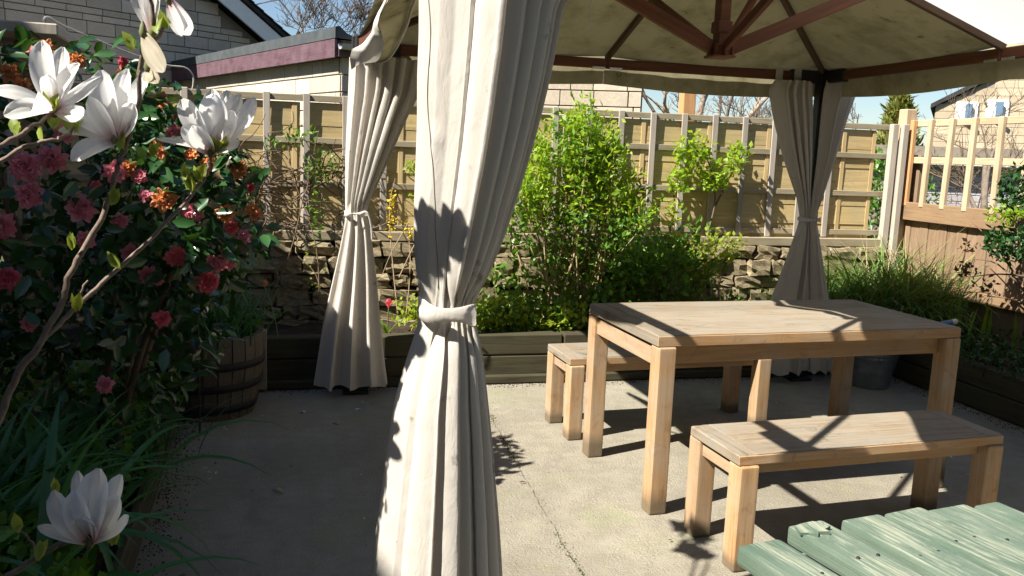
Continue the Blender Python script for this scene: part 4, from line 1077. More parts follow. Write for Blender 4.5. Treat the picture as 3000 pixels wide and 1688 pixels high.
for f in (0.16, 0.74):
    a = on_z(1910, 1365, ztop) + pdir * f; b = on_z(2600, 1290, ztop) + pdir * f
    a.z = b.z = ztop - 0.065
    beam('crossbar', gt_, a, b, 0.07, 0.055, M['peel'], 0.005)
    for q_ in (a.lerp(b, 0.12), a.lerp(b, 0.88)):
        box('leg', gt_, (q_.x, q_.y, 0.315), (0.07, 0.07, 0.63), M['peel'], (0, 0, 0.15), 0.006)
for i, (ua, ub, va, vb) in enumerate(ends):
    a, b = on_z(ua, va, ztop), on_z(ub, vb, ztop)
    for f in (0.28, 0.72):
        q_ = a.lerp(b, f) + pdir * (0.15 + 0.012 * (i % 3))
        V, F = lathe([(0.001, 0.0012), (0.003, 0.001), (0.004, -0.002)], 10)
        link('screw', mesh_np('screw', V, F, M['hoop']), gt_, (q_.x, q_.y, ztop + 0.0005))
# a splintered flake of bare wood standing proud on the second plank
fa = on_z(2046, 1328, ztop + 0.004)
fl_ = [(-0.036, -0.012), (-0.03, 0.018), (-0.012, 0.024), (0.014, 0.026), (0.034, 0.016), (0.026, 0.006), (0.036, -0.004), (0.018, -0.012), (0.022, -0.024), (0.0, -0.018), (-0.008, -0.03), (-0.02, -0.016)]
Vt = [(fa.x + a, fa.y + b, ztop + 0.0015 + 0.006 * (0.5 + a / 0.07)) for a, b in fl_] + [(fa.x + a, fa.y + b, ztop - 0.004) for a, b in fl_]
nfl = len(fl_)
mesh_at('splinter', np.array(Vt), [tuple(range(nfl))[::-1]] + [(k, (k + 1) % nfl, nfl + (k + 1) % nfl, nfl + k) for k in range(nfl)], M['peel'], gt_)

# ------------------------------------------------------------------ bucket, barrel, small things
bk_ = thing('bucket', 'galvanised metal bucket standing behind the dining table leg', 'bucket', (3.68, 4.82, 0))
V, F = lathe([(0.001, 0.012), (0.10, 0.012), (0.118, 0.0), (0.122, 0.01), (0.135, 0.10), (0.139, 0.105), (0.142, 0.12), (0.158, 0.20), (0.163, 0.204), (0.163, 0.212), (0.166, 0.225), (0.171, 0.228), (0.171, 0.236), (0.174, 0.25), (0.182, 0.285), (0.174, 0.285), (0.165, 0.24), (0.12, 0.03), (0.001, 0.02)], 48)
link('body', mesh_np('body', V, F, M['zinc'], smooth=True), bk_, (3.68, 4.82, 0))
V, F = tubes([([(0.184 * math.cos(a), 0.184 * math.sin(a), 0.285) for a in np.linspace(0, 2 * PI, 49)], 0.006)], 6)
link('rim', mesh_np('rim', V, F, M['zinc'], smooth=True), bk_, (3.68, 4.82, 0))
for sx in (-1, 1):
    box('lug', bk_, (3.68 + sx * 0.184, 4.82, 0.262), (0.012, 0.04, 0.035), M['zinc'], bev=0.003)
hp = [(3.68 + 0.188 * math.cos(a), 4.82 + 0.03 + 0.10 * math.sin(a), 0.262 - 0.06 * math.sin(a)) for a in np.linspace(0, PI, 17)]
tube('handle', hp, 0.004, M['zinc'], bk_, 6)
an = R(-112); box('label', bk_, (3.68 + 0.160 * math.cos(an), 4.82 + 0.160 * math.sin(an), 0.215), (0.045, 0.006, 0.022), plain('worn_label', (0.5, 0.5, 0.48), 0.6), (R(8), 0, an + PI / 2), 0.001)

BX, BY = -0.50, 4.76
br_ = thing('half_barrel', 'half whisky barrel planter in the shade below the camellia', 'planter', (BX, BY, 0))
def bprof(z): return 0.235 + 0.055 * math.sin(min(1, z / 0.44) * PI * 0.62)
nst = 24
for k in range(nst):
    a0 = 2 * PI * (k + 0.04) / nst; a1 = 2 * PI * (k + 0.96) / nst
    V = []; hgt = 0.44 + random.uniform(-0.004, 0.004)
    for i in range(6):
        z_ = hgt * i / 5; r1 = bprof(z_) + random.uniform(-0.0012, 0.0012); r0 = r1 - 0.026
        for a in (a0, a1):
            V.append((r1 * math.cos(a), r1 * math.sin(a), z_)); V.append((r0 * math.cos(a), r0 * math.sin(a), z_))
    F = []
    for i in range(5):
        b_ = i * 4
        F += [(b_, b_ + 2, b_ + 6, b_ + 4), (b_ + 1, b_ + 5, b_ + 7, b_ + 3), (b_, b_ + 4, b_ + 5, b_ + 1), (b_ + 2, b_ + 3, b_ + 7, b_ + 6)]
    F += [(20, 22, 23, 21), (0, 1, 3, 2)]
    link('stave', mesh_np('stave', np.array(V), F, M['barrel']), br_, (BX, BY, 0))
for z0, z1 in ((0.04, 0.08), (0.16, 0.20), (0.275, 0.315)):
    V, F = lathe([(bprof(z0) + 0.001, z0), (bprof(z0) + 0.006, z0), (bprof(z1) + 0.006, z1), (bprof(z1) + 0.001, z1)], 48)
    link('hoop', mesh_np('hoop', V, F, M['hoop'], smooth=False), br_, (BX, BY, 0))
V, F = lathe([(0.26, 0.385), (0.15, 0.395), (0.001, 0.40)], 24)
link('soil', mesh_np('soil', V, F, M['soil']), br_, (BX, BY, 0))

def light_stick(label, p, rot, blue=(0.10, 0.18, 0.42)):
    t = thing('garden_light', label, 'garden light', p)
    V, F = lathe([(0.001, -0.05), (0.014, -0.05), (0.017, -0.042), (0.017, 0.02), (0.015, 0.024)], 16)
    link('tube', mesh_np('tube', V, F, plain('blue_plastic', blue, 0.25, 0.2), smooth=True), t, p, rot)
    V, F = lathe([(0.0155, 0.024), (0.018, 0.028), (0.018, 0.05), (0.012, 0.057), (0.001, 0.058)], 16)
    link('cap', mesh_np('cap', V, F, plain('cream_plastic', (0.75, 0.72, 0.65), 0.3), smooth=True), t, p, rot)
pL = on_y(497, 784, 4.36)
light_stick('small blue and white tube leaning on the barrel rim among the grass', pL, (R(70), 0, R(62)))
pR = on_x(2386, 812, 4.0)
light_stick('small blue and cream tube standing out behind the table corner', pR, (R(80), 0, R(80)), (0.13, 0.22, 0.36))
tube('stake', [(pR.x, pR.y, 0.2), (pR.x, pR.y, pR.z)], 0.006, M['metal_dark'], bpy.data.objects['garden_light.001'])
tube('stake', [(pL.x, pL.y, 0.0), (pL.x, pL.y, pL.z)], 0.006, M['metal_dark'], bpy.data.objects['garden_light'])

# bird table and clothes line
bt = thing('bird_table', 'weathered bird table with pale edged roof above the camellia', 'bird table', (-1.32, 4.9, 0))
qa, qb = on_z(146, 90, 1.87), on_z(214, 131, 1.87)
dy_ = (qb - qa); ex_ = Vector((dy_.y, -dy_.x, 0)).normalized()
if ex_.x > 0: ex_ = -ex_
rc_ = qa + dy_ / 2 + ex_ * 0.36
box('roof', bt, (rc_.x, rc_.y, 1.895), (0.72, dy_.length, 0.05), M['trellis_v'], (0, 0, math.atan2(-ex_.y, -ex_.x)), 0.006)
pp = on_y(62, 140, rc_.y)
box('post', bt, (pp.x, rc_.y, 0.93), (0.085, 0.085, 1.87), M['brown_v'], (0, 0, 0.3), 0.006)
box('collar', bt, (pp.x, rc_.y, 1.80), (0.15, 0.15, 0.09), M['trellis_h'], (0, 0, 0.3), 0.012)
bt.location.x += 0; 
cl_pts = [on_y(80, 95, 4.7), on_y(104, 62, 4.7), on_y(120, 43, 4.75), on_y(172, 70, 4.9), on_y(325, 133, 5.5), on_y(415, 163, 5.75), on_y(465, 170, 5.84), on_y(486, 192, 5.86), on_y(484, 225, 5.88)]
tube('clothes_line', smooth_path(cl_pts), 0.005, M['rope'], None, 6)
tag(bpy.data.objects['clothes_line'], 'pale rope line slung from the bird table to the trellis', 'rope')

# fallen petals and dry leaves on the patio
def fallen(u, v, s, label, mat='wilted'):
    p = on_z(u, v, 0.004)
    V, F = leaves_vf(np.zeros((1, 3)), np.array([[math.cos(u), math.sin(u), 0.0]]), np.array([[0.1, 0.1, 1.0]]), s, s * 0.35, False)
    V[:, 2] += 0.008
    tint = V[:, 0] * 0
    o = link('fallen_petal', mesh_np('fallen_petal', V, F, M[mat], tint), None, p); tag(o, label, 'petal', 'petals fallen on the patio'); return o
fallen(712, 1244, 0.085, 'long dry petal lying alone on the shaded patio')
fallen(893, 1208 - 300 + 127, 0.05, 'pale petal on the patio by the curtain hem', 'magnolia')
fallen(765, 1036, 0.055, 'pale petal on the shaded patio under the lifted curtain hem', 'magnolia')
k = 0
for (u, v) in ((2360, 1130), (2386, 1150), (2420, 1024), (2440, 1034), (560, 1080), (575, 1083), (525, 1180), (530, 1194), (522, 1210), (545, 1190), (2490, 1018)):
    fallen(u, v, 0.028, 'tiny pale petal scrap scattered on the patio', 'magnolia'); k += 1
random.seed(77)
for q_ in range(46):
    x, y = (random.uniform(-0.45, 0.4), random.uniform(2.3, 5.0)) if q_ < 24 else (random.uniform(0.4, 3.9), random.uniform(2.4, 5.05))
    d_ = random.uniform(0, 6.3); V, F = leaves_vf(np.zeros((1, 3)), np.array([[math.cos(d_), math.sin(d_), 0.0]]), np.array([[0.2, 0.1, 1.0]]), random.uniform(0.016, 0.045), random.uniform(0.008, 0.016), False); V[:, 2] += 0.008
    brown = q_ % 3 != 0
    o = link('dry_leaf' if brown else 'fallen_petal', mesh_np('litter', V, F, M['red_leaf'] if brown else M['wilted'], V[:, 0] * 0), None, (x, y, 0.003))
    tag(o, 'small dry brown leaf lying on the patio' if brown else 'tiny pale petal scrap scattered on the patio', 'leaf' if brown else 'petal', 'dry leaves on the patio' if brown else 'petals fallen on the patio')
# ------------------------------------------------------------------ camellia
LOBES = [((-0.98, 3.52, 1.18), (0.62, 0.46, 0.62)), ((-0.46, 3.46, 1.17), (0.30, 0.30, 0.42)), ((-0.72, 3.52, 0.74), (0.44, 0.38, 0.42)), ((-0.56, 3.5, 1.46), (0.24, 0.26, 0.22))]
def hit_lobes(u, v):
    d = ray(u, v).normalized(); best = None
    for c, r in LOBES:
        rr = Vector(r); oo = CAM_O - Vector(c)
        o = Vector((oo.x / rr.x, oo.y / rr.y, oo.z / rr.z)); q = Vector((d.x / rr.x, d.y / rr.y, d.z / rr.z))
        A, B, C = q.dot(q), 2 * o.dot(q), o.dot(o) - 1
        D = B * B - 4 * A * C
        if D > 0:
            t = (-B - math.sqrt(D)) / (2 * A)
            if best is None or t < best[0]: best = (t, Vector(c))
    if best is None:
        t = 3.25; return CAM_O + d * t, -d
    p = CAM_O + d * best[0]; return p, (p - best[1]).normalized()
cm = thing('camellia', 'camellia shrub covered with pink and fading orange blooms, half in sun', 'shrub', (-0.8, 3.6, 0.1))
paths = []
random.seed(4)
for k in range(7):
    a = random.uniform(0, 2 * PI)
    paths.append((smooth_path([(-0.85 + 0.08 * math.cos(a), 3.65 + 0.08 * math.sin(a), 0.05), (-0.8 + 0.2 * math.cos(a), 3.6 + 0.15 * math.sin(a), 0.6), (-0.78 + 0.42 * math.cos(a), 3.55 + 0.28 * math.sin(a), 1.15), (-0.78 + 0.5 * math.cos(a), 3.52 + 0.3 * math.sin(a), 1.55)]), list(np.linspace(0.02, 0.005, 19))))
V, F = tubes(paths, 6); mesh_at('stem', V, F, M['twig'], cm, smooth=True)
Ps, Ns = [], []
for (c, r), n in zip(LOBES, (1500, 560, 700, 260)):
    p = ell_points(n, c, r, 0.45, 0.45); Ps.append(p); Ns.append(unit((p - np.array(c)) / np.array(r)))
P = np.concatenate(Ps); NO = np.concatenate(Ns)
D = unit(NO * 0.55 + rand_dirs(len(P)) * 0.9 + np.array([0, 0, -0.15])); N = unit(NO + rand_dirs(len(P)) * 0.7 + np.array([0, 0, 0.6]))
L_ = rng.uniform(0.035, 0.095, len(P))
V, F = leaves_vf(P, D, N, L_, L_ * 0.52, False)
fo = mesh_at('foliage', V, F, M['camellia_leaf'], cm, smooth=True); fo['kind'] = 'stuff'
V, F = leaves_vf(np.zeros((1, 3)), np.array([[1.0, 0, 0]]), np.array([[0, 0, 1.0]]), 1.0, 0.54, False)
leaf_me = mesh_np('leaf', V, F, M['camellia_leaf'], smooth=True)
leaf_bud = mesh_np('leaf', V, F, M['bud_leaf'], smooth=True)
def leaf_obj(parent, p, d, n, size, me=None, name='leaf'):
    d = Vector(d).normalized(); s_ = Vector(n).cross(d)
    if s_.length < 1e-3: s_ = Vector((1, 0, 0)).cross(d)
    s_.normalize(); nn = d.cross(s_)
    mt = Matrix((d, s_, nn)).transposed()
    o = link(name, me or leaf_me, parent, p, mt.to_euler()); o.scale = (size,) * 3; return o
spots = [(455, 475), (515, 492), (560, 470), (610, 460), (640, 490), (590, 495), (540, 520), (505, 600), (480, 590), (560, 590), (600, 560), (640, 570), (650, 595), (430, 400), (400, 420), (370, 395), (385, 350), (410, 440),
         (470, 420), (520, 450), (545, 440), (575, 420), (430, 460), (455, 520), (385, 300), (370, 270), (415, 330), (380, 235), (405, 285), (290, 130), (330, 150), (350, 110), (305, 175), (225, 165), (190, 130), (20, 130), (50, 160),
         (360, 300), (440, 295), (500, 440), (415, 395), (345, 410), (470, 610), (505, 640), (455, 585), (575, 640), (610, 625), (640, 640), (560, 620), (480, 660), (585, 690), (430, 555), (350, 540), (315, 500), (240, 480), (180, 460),
         (110, 470), (140, 540), (250, 560), (330, 580), (370, 640), (420, 680), (300, 700), (225, 660), (120, 650), (60, 610), (90, 690), (260, 620), (400, 610), (470, 700), (380, 560), (240, 760), (330, 790), (160, 780), (60, 780), (440, 760)]
for u, v in spots:
    for q_ in range(2):
        p, n = hit_lobes(u + random.uniform(-14, 14), v + random.uniform(-14, 14))
        p = p + n * random.uniform(-0.02, 0.04)
        d = Vector((random.gauss(0, 1), random.gauss(0, 0.5), random.gauss(-0.2, 0.8))) + n * 0.5
        leaf_obj(cm, p, d, n + Vector((random.gauss(0, 0.5), random.gauss(0, 0.5), 0.4 + random.gauss(0, 0.3))), random.uniform(0.06, 0.088))

def petal_grid(nu, nv, width, length, cup, curl, ruffle=0.0, seed=0):
    """petal along +x, width along y, cupped towards +z"""
    V, T = [], []
    for i in range(nu + 1):
        t = i / nu
        wv = width * (math.sin(PI * min(1, t * 0.86 + 0.04)) ** 0.7) * (1 if t < 0.97 else 0.75)
        for j in range(nv + 1):
            s = j / nv * 2 - 1
            V.append((length * (t - 0.10 * curl * t * t - 0.06 * s * s * t), wv * s / 2, cup * s * s * wv * 0.5 + curl * length * t * t * 0.5 + ruffle * math.sin(s * 7 + seed + t * 4) * t))
            T.append(max(0, 1 - t * 2.6))
    F = [(i * (nv + 1) + j, (i + 1) * (nv + 1) + j, (i + 1) * (nv + 1) + j + 1, i * (nv + 1) + j + 1) for i in range(nu) for j in range(nv)]
    return np.array(V), np.array(F), np.array(T)
def bloom_mesh(mat, seed, layers=((10, 0.5, 0.15), (9, 0.45, 0.6), (8, 0.36, 0.95), (6, 0.25, 1.2)), ruffle=0.02, loose=0.15):
    r = random.Random(seed); Vs, Fs, Ts, n0 = [], [], [], 0
    for li, (n, ln, tilt) in enumerate(layers):
        for k in range(n):
            V, F, T = petal_grid(4, 5, ln * r.uniform(0.5, 0.82), ln * r.uniform(0.75, 1.12), 0.35, r.uniform(-0.1, 0.5) - 0.35 * (li == 0), ruffle * r.uniform(0.6, 1.5), r.uniform(0, 6))
            ti = tilt + r.uniform(-loose, loose); az = 2 * PI * (k + r.uniform(-0.4, 0.4)) / n + li * 0.4
            c, s_ = math.cos(ti), math.sin(ti)
            V = np.stack([V[:, 0] * c - V[:, 2] * s_, V[:, 1], V[:, 0] * s_ + V[:, 2] * c], -1)
            V[:, 0] += 0.03 * (4 - li) * (loose > 0.2); V[:, 2] += 0.02 * li
            c, s_ = math.cos(az), math.sin(az)
            V = np.stack([V[:, 0] * c - V[:, 1] * s_, V[:, 0] * s_ + V[:, 1] * c, V[:, 2]], -1)
            Vs.append(V); Fs.append(F + n0); Ts.append(np.clip(T * 0.5 + 0.5 * r.random() ** 1.5, 0, 1)); n0 += len(V)
    return mesh_np('bloom', np.concatenate(Vs), np.concatenate(Fs), M[mat], np.concatenate(Ts), smooth=True)
PEONY = ((12, 0.5, 0.0), (13, 0.46, 0.35), (14, 0.40, 0.65), (14, 0.33, 0.9), (13, 0.28, 1.15), (9, 0.25, 1.35))
LOOSE = ((8, 0.5, 0.2), (9, 0.4, 0.7), (8, 0.3, 1.0), (6, 0.24, 1.25))
BL = {k: [bloom_mesh(m, 10 * i + j, lay, ru, 0.35) for j in range(3)] for i, (k, m, lay, ru) in enumerate((
    ('p', 'cam_pink', PEONY, 0.05), ('r', 'cam_red', PEONY, 0.045),
    ('o', 'cam_orange', LOOSE, 0.08), ('w', 'cam_pale', LOOSE, 0.03)))}
blooms = [('p', 62, 420, 80), ('p', 135, 398, 70), ('p', 75, 490, 75), ('p', 4, 565, 75), ('p', 205, 527, 78), ('p', 160, 335, 55), ('p', 300, 557, 46), ('p', 285, 435, 58), ('p', 215, 600, 50), ('p', 485, 537, 56), ('r', 440, 642, 60),
          ('p', 372, 688, 50), ('p', 398, 700, 30), ('r', 520, 707, 66), ('p', 545, 660, 62), ('p', 572, 660, 44), ('r', 405, 803, 50), ('p', 265, 968, 46), ('r', 25, 700, 66), ('p', 440, 335, 52), ('p', 350, 447, 44), ('w', 365, 497, 42),
          ('w', 610, 598, 46), ('p', 328, 635, 55), ('r', 308, 157, 26), ('r', 626, 476, 32), ('p', 80, 132, 22), ('o', 115, 125, 46), ('o', 28, 190, 56), ('o', 55, 214, 48), ('o', 190, 157, 46), ('o', 95, 190, 34), ('o', 320, 188, 54),
          ('o', 408, 257, 46), ('o', 325, 425, 52), ('o', 405, 378, 62), ('o', 412, 508, 76), ('o', 597, 432, 60), ('o', 568, 536, 54), ('o', 632, 536, 58), ('o', 525, 410, 48), ('r', 452, 300, 34), ('r', 580, 568, 42), ('w', 480, 560, 30),
          ('p', 395, 770, 0), ('r', 90, 880, 0), ('p', 15, 40, 0), ('o', 480, 395, 40), ('r', 350, 700, 26), ('p', 75, 815, 40), ('r', 240, 470, 34), ('p', 120, 560, 0), ('o', 560, 640, 30)]
for kd, u, v, sz in blooms:
    if not sz: continue
    p, n = hit_lobes(u, v)
    dist = (p - CAM_O).length
    size = sz / PXF * dist * (0.78 if kd == 'o' else 0.76) * random.uniform(0.9, 1.06)
    face = (n * 0.5 + (CAM_O - p).normalized() * 0.9 + Vector((random.gauss(0, 0.25), 0, random.gauss(0.05, 0.25)))).normalized()
    p = p + face * 0.015
    o = link('bloom', random.choice(BL[kd]), cm, p, face.to_track_quat('Z', 'Y').to_euler()); o.scale = (size, size, size * 0.9)
    o.rotation_euler.rotate_axis('Z', random.uniform(0, 6))
    if kd == 'o': o['label'] = 'faded orange bloom going over'

# ------------------------------------------------------------------ magnolia
mg = thing('magnolia', 'young magnolia with white flowers and bare grey branches nearest the camera', 'tree', on_d(-60, 1200, 1.95))
MD = 1.92
def mp(u, v, d=MD): return on_d(u, v, d)
def branch(pts, r0, r1, n=5):
    p = smooth_path([mp(*q) for q in pts], n)
    for i in range(1, len(p) - 1): p[i] = p[i] + Vector((random.gauss(0, 0.0012), random.gauss(0, 0.0012), random.gauss(0, 0.0012)))
    return (p, list(np.linspace(r0, r1, len(p))))
brs = [branch([(-120, 1380, 1.95), (-40, 1140, 1.95), (0, 1050, 1.95), (46, 941, 1.94), (96, 870), (156, 763), (171, 703), (213, 621), (263, 532), (295, 429), (300, 408), (319, 362), (348, 265), (352, 166), (382, 80), (378, -20)], 0.0078, 0.0038),
       branch([(96, 870), (160, 805), (228, 738), (299, 674), (391, 589), (494, 475), (520, 430), (531, 388)], 0.0052, 0.0036),
       branch([(350, 190), (365, 130), (420, 60), (424, -20)], 0.004, 0.003),
       branch([(-30, 384, 1.85), (40, 345, 1.87), (100, 308, 1.9), (135, 283)], 0.005, 0.0035),
       branch([(-30, 420, 1.88), (60, 372, 1.88), (130, 352, 1.88), (168, 340, 1.9), (185, 318, 1.9)], 0.005, 0.003),
       branch([(171, 763), (195, 745), (222, 706)], 0.003, 0.002), branch([(141, 880), (160, 872), (176, 862)], 0.002, 0.0015),
       branch([(300, 408), (318, 400), (338, 392)], 0.003, 0.002),
       branch([(226, 1374, 1.85), (195, 1360, 1.85), (150, 1370, 1.86), (95, 1400, 1.88), (20, 1450, 1.9), (-60, 1500, 1.92)], 0.004, 0.006),
       branch([(95, 1400, 1.88), (85, 1370, 1.87), (60, 1345, 1.87), (45, 1322, 1.87)], 0.003, 0.002), branch([(120, 1340, 1.86), (150, 1290, 1.86), (140, 1240, 1.86)], 0.002, 0.0015)]
for i, b_ in enumerate(brs):
    V, F = tubes([b_], 7); mesh_at('branch', V, F, M['mag_bark'], mg, smooth=True)
def tepal_mesh(b, tip, width, bend, twist, cup, dist, px):
    sc = dist / PXF
    L = (V_RIGHT * (tip[0] - b[0]) - V_UP * (tip[1] - b[1]) + V_BACK * tip[2]) * sc
    T = L.normalized(); side = T.cross(V_BACK)
    if side.length < 0.1: side = V_RIGHT.copy()
    side.normalize(); side = Matrix.Rotation(twist, 3, T) @ side; nrm = side.cross(T)
    V, Tn = [], []; nu, nv = 11, 8
    W_ = width * sc * 0.80
    for i in range(nu + 1):
        t = i / nu
        prof = (0.34 + 0.66 * math.sin(PI * min(0.5, t * 0.85))) * (1 if t < 0.62 else math.sqrt(max(0.0, 1 - ((t - 0.62) / 0.385) ** 2.2)))
        wv = W_ * max(prof, 0.03)
        for j in range(nv + 1):
            s = j / nv * 2 - 1
            p = L * t + nrm * (bend * L.length * math.sin(PI * t * 0.9)) + side * (wv * s / 2) + nrm * (cup * wv * (s * s - 0.5) * 0.55 * (1 - 0.3 * t)) + nrm * 0.0016 * math.sin(s * 9 + t * 5 + b[0])
            V.append(tuple(p)); Tn.append(max(0.0, 0.85 - t * 2.4))
    F = np.array([(i * (nv + 1) + j, (i + 1) * (nv + 1) + j, (i + 1) * (nv + 1) + j + 1, i * (nv + 1) + j + 1) for i in range(nu) for j in range(nv)])
    return np.array(V), F, Tn
def magnolia_flower(b, tepals, dist=MD, mat='magnolia', name='flower'):
    p = mp(b[0], b[1], dist)
    V, F = lathe([(0.001, -0.012), (0.006, -0.006), (0.008, 0.002), (0.005, 0.016), (0.001, 0.024)], 12)
    fl = link(name, mesh_np('receptacle', V, F, M['stem_green'], smooth=True), mg, p)
    for (u, v, dz, wd, bend, tw, cup) in tepals:
        V, F, Tn = tepal_mesh(b, (u, v, dz), wd, bend, tw, cup, dist, PXF)
        o = link('tepal', mesh_np('tepal', V, F, M[mat], Tn, smooth=True), fl, p)
    return fl
magnolia_flower((135, 276), [(116, 130, 10, 66, 0.12, 0.1, 0.7), (140, 132, -30, 50, 0.05, 0.3, 0.6), (164, 166, -25, 56, -0.05, -0.3, 0.7), (196, 178, 5, 54, 0.1, -0.5, 0.7), (20, 241, 30, 44, 0.14, 0.5, 0.4), (62, 303, 60, 58, 0.18, 0.2, 0.5),
                           (160, 284, 110, 60, 0.1, 0.0, 0.5), (246, 206, 10, 34, 0.12, 0.5, 0.4), (221, 294, 50, 50, -0.14, -0.2, 0.5), (150, 215, 55, 52, -0.1, 0.1, 0.7)])
magnolia_flower((290, 357), [(270, 201, 20, 74, 0.10, 0.05, 0.75), (322, 194, 5, 62, 0.05, -0.2, 0.7), (353, 188, -30, 58, 0.0, -0.4, 0.7), (300, 215, -40, 66, 0.0, 0.2, 0.7), (172, 282, 30, 48, 0.16, 0.4, 0.4), (183, 342, 40, 36, 0.12, 0.6, 0.4),
                           (222, 411, 60, 56, 0.2, 0.1, 0.5), (346, 280, 40, 56, -0.14, 0.0, 0.8), (262, 268, 60, 50, 0.1, 0.2, 0.8)])
magnolia_flower((532, 385), [(520, 225, -40, 60, 0.0, 0.1, 0.7), (557, 228, -45, 58, 0.0, 0.0, 0.7), (590, 240, -30, 56, 0.0, -0.1, 0.7), (468, 262, 10, 60, 0.16, 0.1, 0.7), (634, 256, 10, 58, -0.16, -0.2, 0.7), (552, 258, 45, 86, -0.12, 0.0, 1.0),
                           (478, 330, 40, 62, 0.18, 0.3, 0.7), (588, 290, 20, 60, -0.12, -0.1, 0.7), (415, 360, 30, 26, 0.1, 0.7, 0.3), (602, 362, 10, 44, 0.1, -0.2, 0.5), (512, 330, 60, 60, 0.12, 0.0, 0.8)])
magnolia_flower((226, 1368), [(188, 1214, -25, 44, 0.05, 0.1, 0.7), (243, 1206, -10, 84, 0.05, 0.0, 0.8), (284, 1222, -20, 54, -0.05, -0.1, 0.8), (158, 1246, 15, 62, 0.22, 0.1, 0.8), (290, 1262, 15, 56, -0.20, 0.0, 0.8), (212, 1240, 35, 66, 0.12, 0.1, 0.9),
                            (134, 1320, 40, 34, 0.16, 0.5, 0.4), (322, 1296, 40, 34, -0.16, -0.5, 0.4), (228, 1300, 50, 62, -0.16, 0.0, 0.9)], 1.85)
magnolia_flower((384, 84), [(345, -30, 20, 50, -0.06, 0.0, 0.6), (395, -45, 10, 46, 0.06, 0.0, 0.6), (362, -40, -20, 50, 0.0, 0.2, 0.6)])
magnolia_flower((424, -2), [(478, 82, 20, 48, -0.1, 0.0, 0.5), (455, 80, 0, 40, 0.04, 0.3, 0.5)], name='flower')
magnolia_flower((360, 84), [(414, 176, 20, 56, 0.04, 0.1, 0.3)], 1.9, 'wilted')
magnolia_flower((372, 172), [(400, 208, 10, 36, 0.1, 0.1, 0.3), (380, 205, 10, 34, 0.0, 0.3, 0.3)], 1.9, 'wilted')
buds = [(183, 615, 0), (288, 503, 0), (292, 665, 0), (192, 770, 0), (385, 385, 0), (545, 375, 1), (558, 380, 1), (365, 130, 0), (395, 70, 0), (330, 112, 0), (420, 58, 0), (480, 470, 0), (468, 445, 0), (40, 328, 0), (105, 345, 0), (172, 312, 0), (140, 312, 0),
        (195, 322, 0), (130, 268, 1), (305, 362, 0), (140, 1230, 0), (45, 1325, 0), (100, 1395, 0), (285, 1360, 0), (500, 445, 0)]
for u, v, big in buds:
    d0 = 1.85 if v > 1200 else MD - 0.01
    for q_ in range(2 + big):
        p = mp(u + random.uniform(-3, 3), v + random.uniform(-3, 3), d0)
        dd = V_UP * random.uniform(0.6, 1.0) + V_RIGHT * random.uniform(-0.55, 0.55) + V_BACK * random.uniform(-0.3, 0.4)
        if big: dd = V_UP * 0.9 + V_RIGHT * random.uniform(-0.6, 0.6) + V_BACK * 0.5
        leaf_obj(mg, p - dd.normalized() * 0.012, dd, V_BACK + V_RIGHT * random.uniform(-0.7, 0.7), random.uniform(0.032, 0.046), leaf_bud, 'leaf_bud')
# higher branches of the same tree, above the picture, whose shadows fall on the curtain and patio
for (st, en) in (((-0.29, 1.91, 1.75), (-0.43, 1.79, 1.95)), ((-0.26, 1.92, 1.75), (-0.75, 2.05, 2.5)), ((-0.29, 1.91, 1.76), (-0.24, 1.78, 1.86)), ((-0.29, 1.91, 1.74), (-0.5, 2.25, 2.2)), ((-0.3, 1.91, 1.78), (-0.62, 1.82, 2.12))):
    p0, p1 = Vector(st), Vector(en); pts = smooth_path([p0, p0.lerp(p1, 0.5) + Vector((0.04, 0, 0.03)), p1], 5)
    V, F = tubes([(pts, list(np.linspace(0.006, 0.003, len(pts))))], 6); mesh_at('branch', V, F, M['mag_bark'], mg, smooth=True)
    for f in (0.62, 1.0):
        c = p0.lerp(p1, f)
        fl = link('flower', mesh_np('receptacle', *lathe([(0.001, -0.01), (0.007, 0), (0.001, 0.02)], 8), M['stem_green']), mg, c)
        for kk in range(7):
            az = 2 * PI * kk / 7 + f; V, F, T = petal_grid(6, 4, 0.05, 0.085, 0.5, 0.2)
            ti = random.uniform(0.3, 1.1); V = np.stack([V[:, 0] * math.cos(ti) - V[:, 2] * math.sin(ti), V[:, 1], V[:, 0] * math.sin(ti) + V[:, 2] * math.cos(ti)], -1)
            o = link('tepal', mesh_np('tepal', V, F, M['magnolia'], T, smooth=True), fl, c, (0, 0, az))
    for kk in range(4):
        c = p0.lerp(p1, random.uniform(0.3, 0.9)); leaf_obj(mg, c, (random.gauss(0, 1), random.gauss(0, 1), 0.6), (random.gauss(0, 1), random.gauss(0, 1), 1), 0.05, leaf_bud, 'leaf_bud')

# ------------------------------------------------------------------ plants in the back bed
def shrub_stems(base, n, spread, top, rad, bend=0.1, z0=0.22):
    ps = []
    for k in range(n):
        a = random.uniform(0, 2 * PI); r_ = random.uniform(0.2, 1)
        b = Vector((base[0] + random.gauss(0, 0.1), base[1] + random.gauss(0, 0.05), z0))
        t = Vector((base[0] + spread[0] * r_ * math.cos(a), base[1] + spread[1] * r_ * math.sin(a), top * random.uniform(0.8, 1.0)))
        m_ = b.lerp(t, 0.5) + Vector((random.gauss(0, bend), random.gauss(0, bend * 0.4), 0.05))
        pts = smooth_path([b, m_, t], 5); ps.append((pts, list(np.linspace(rad, rad * 0.35, len(pts)))))
    return ps
random.seed(9)
ts = thing('tall_shrub', 'tall bright green leafy shrub with many bare lower stems at the trellis', 'shrub', (1.85, 5.58, 0.24))
prof = ((1.25, 1.15), (1.42, 1.5), (1.62, 1.68), (1.78, 1.66), (1.92, 1.82), (2.08, 1.55), (2.22, 1.40), (2.4, 1.08))
ps = []
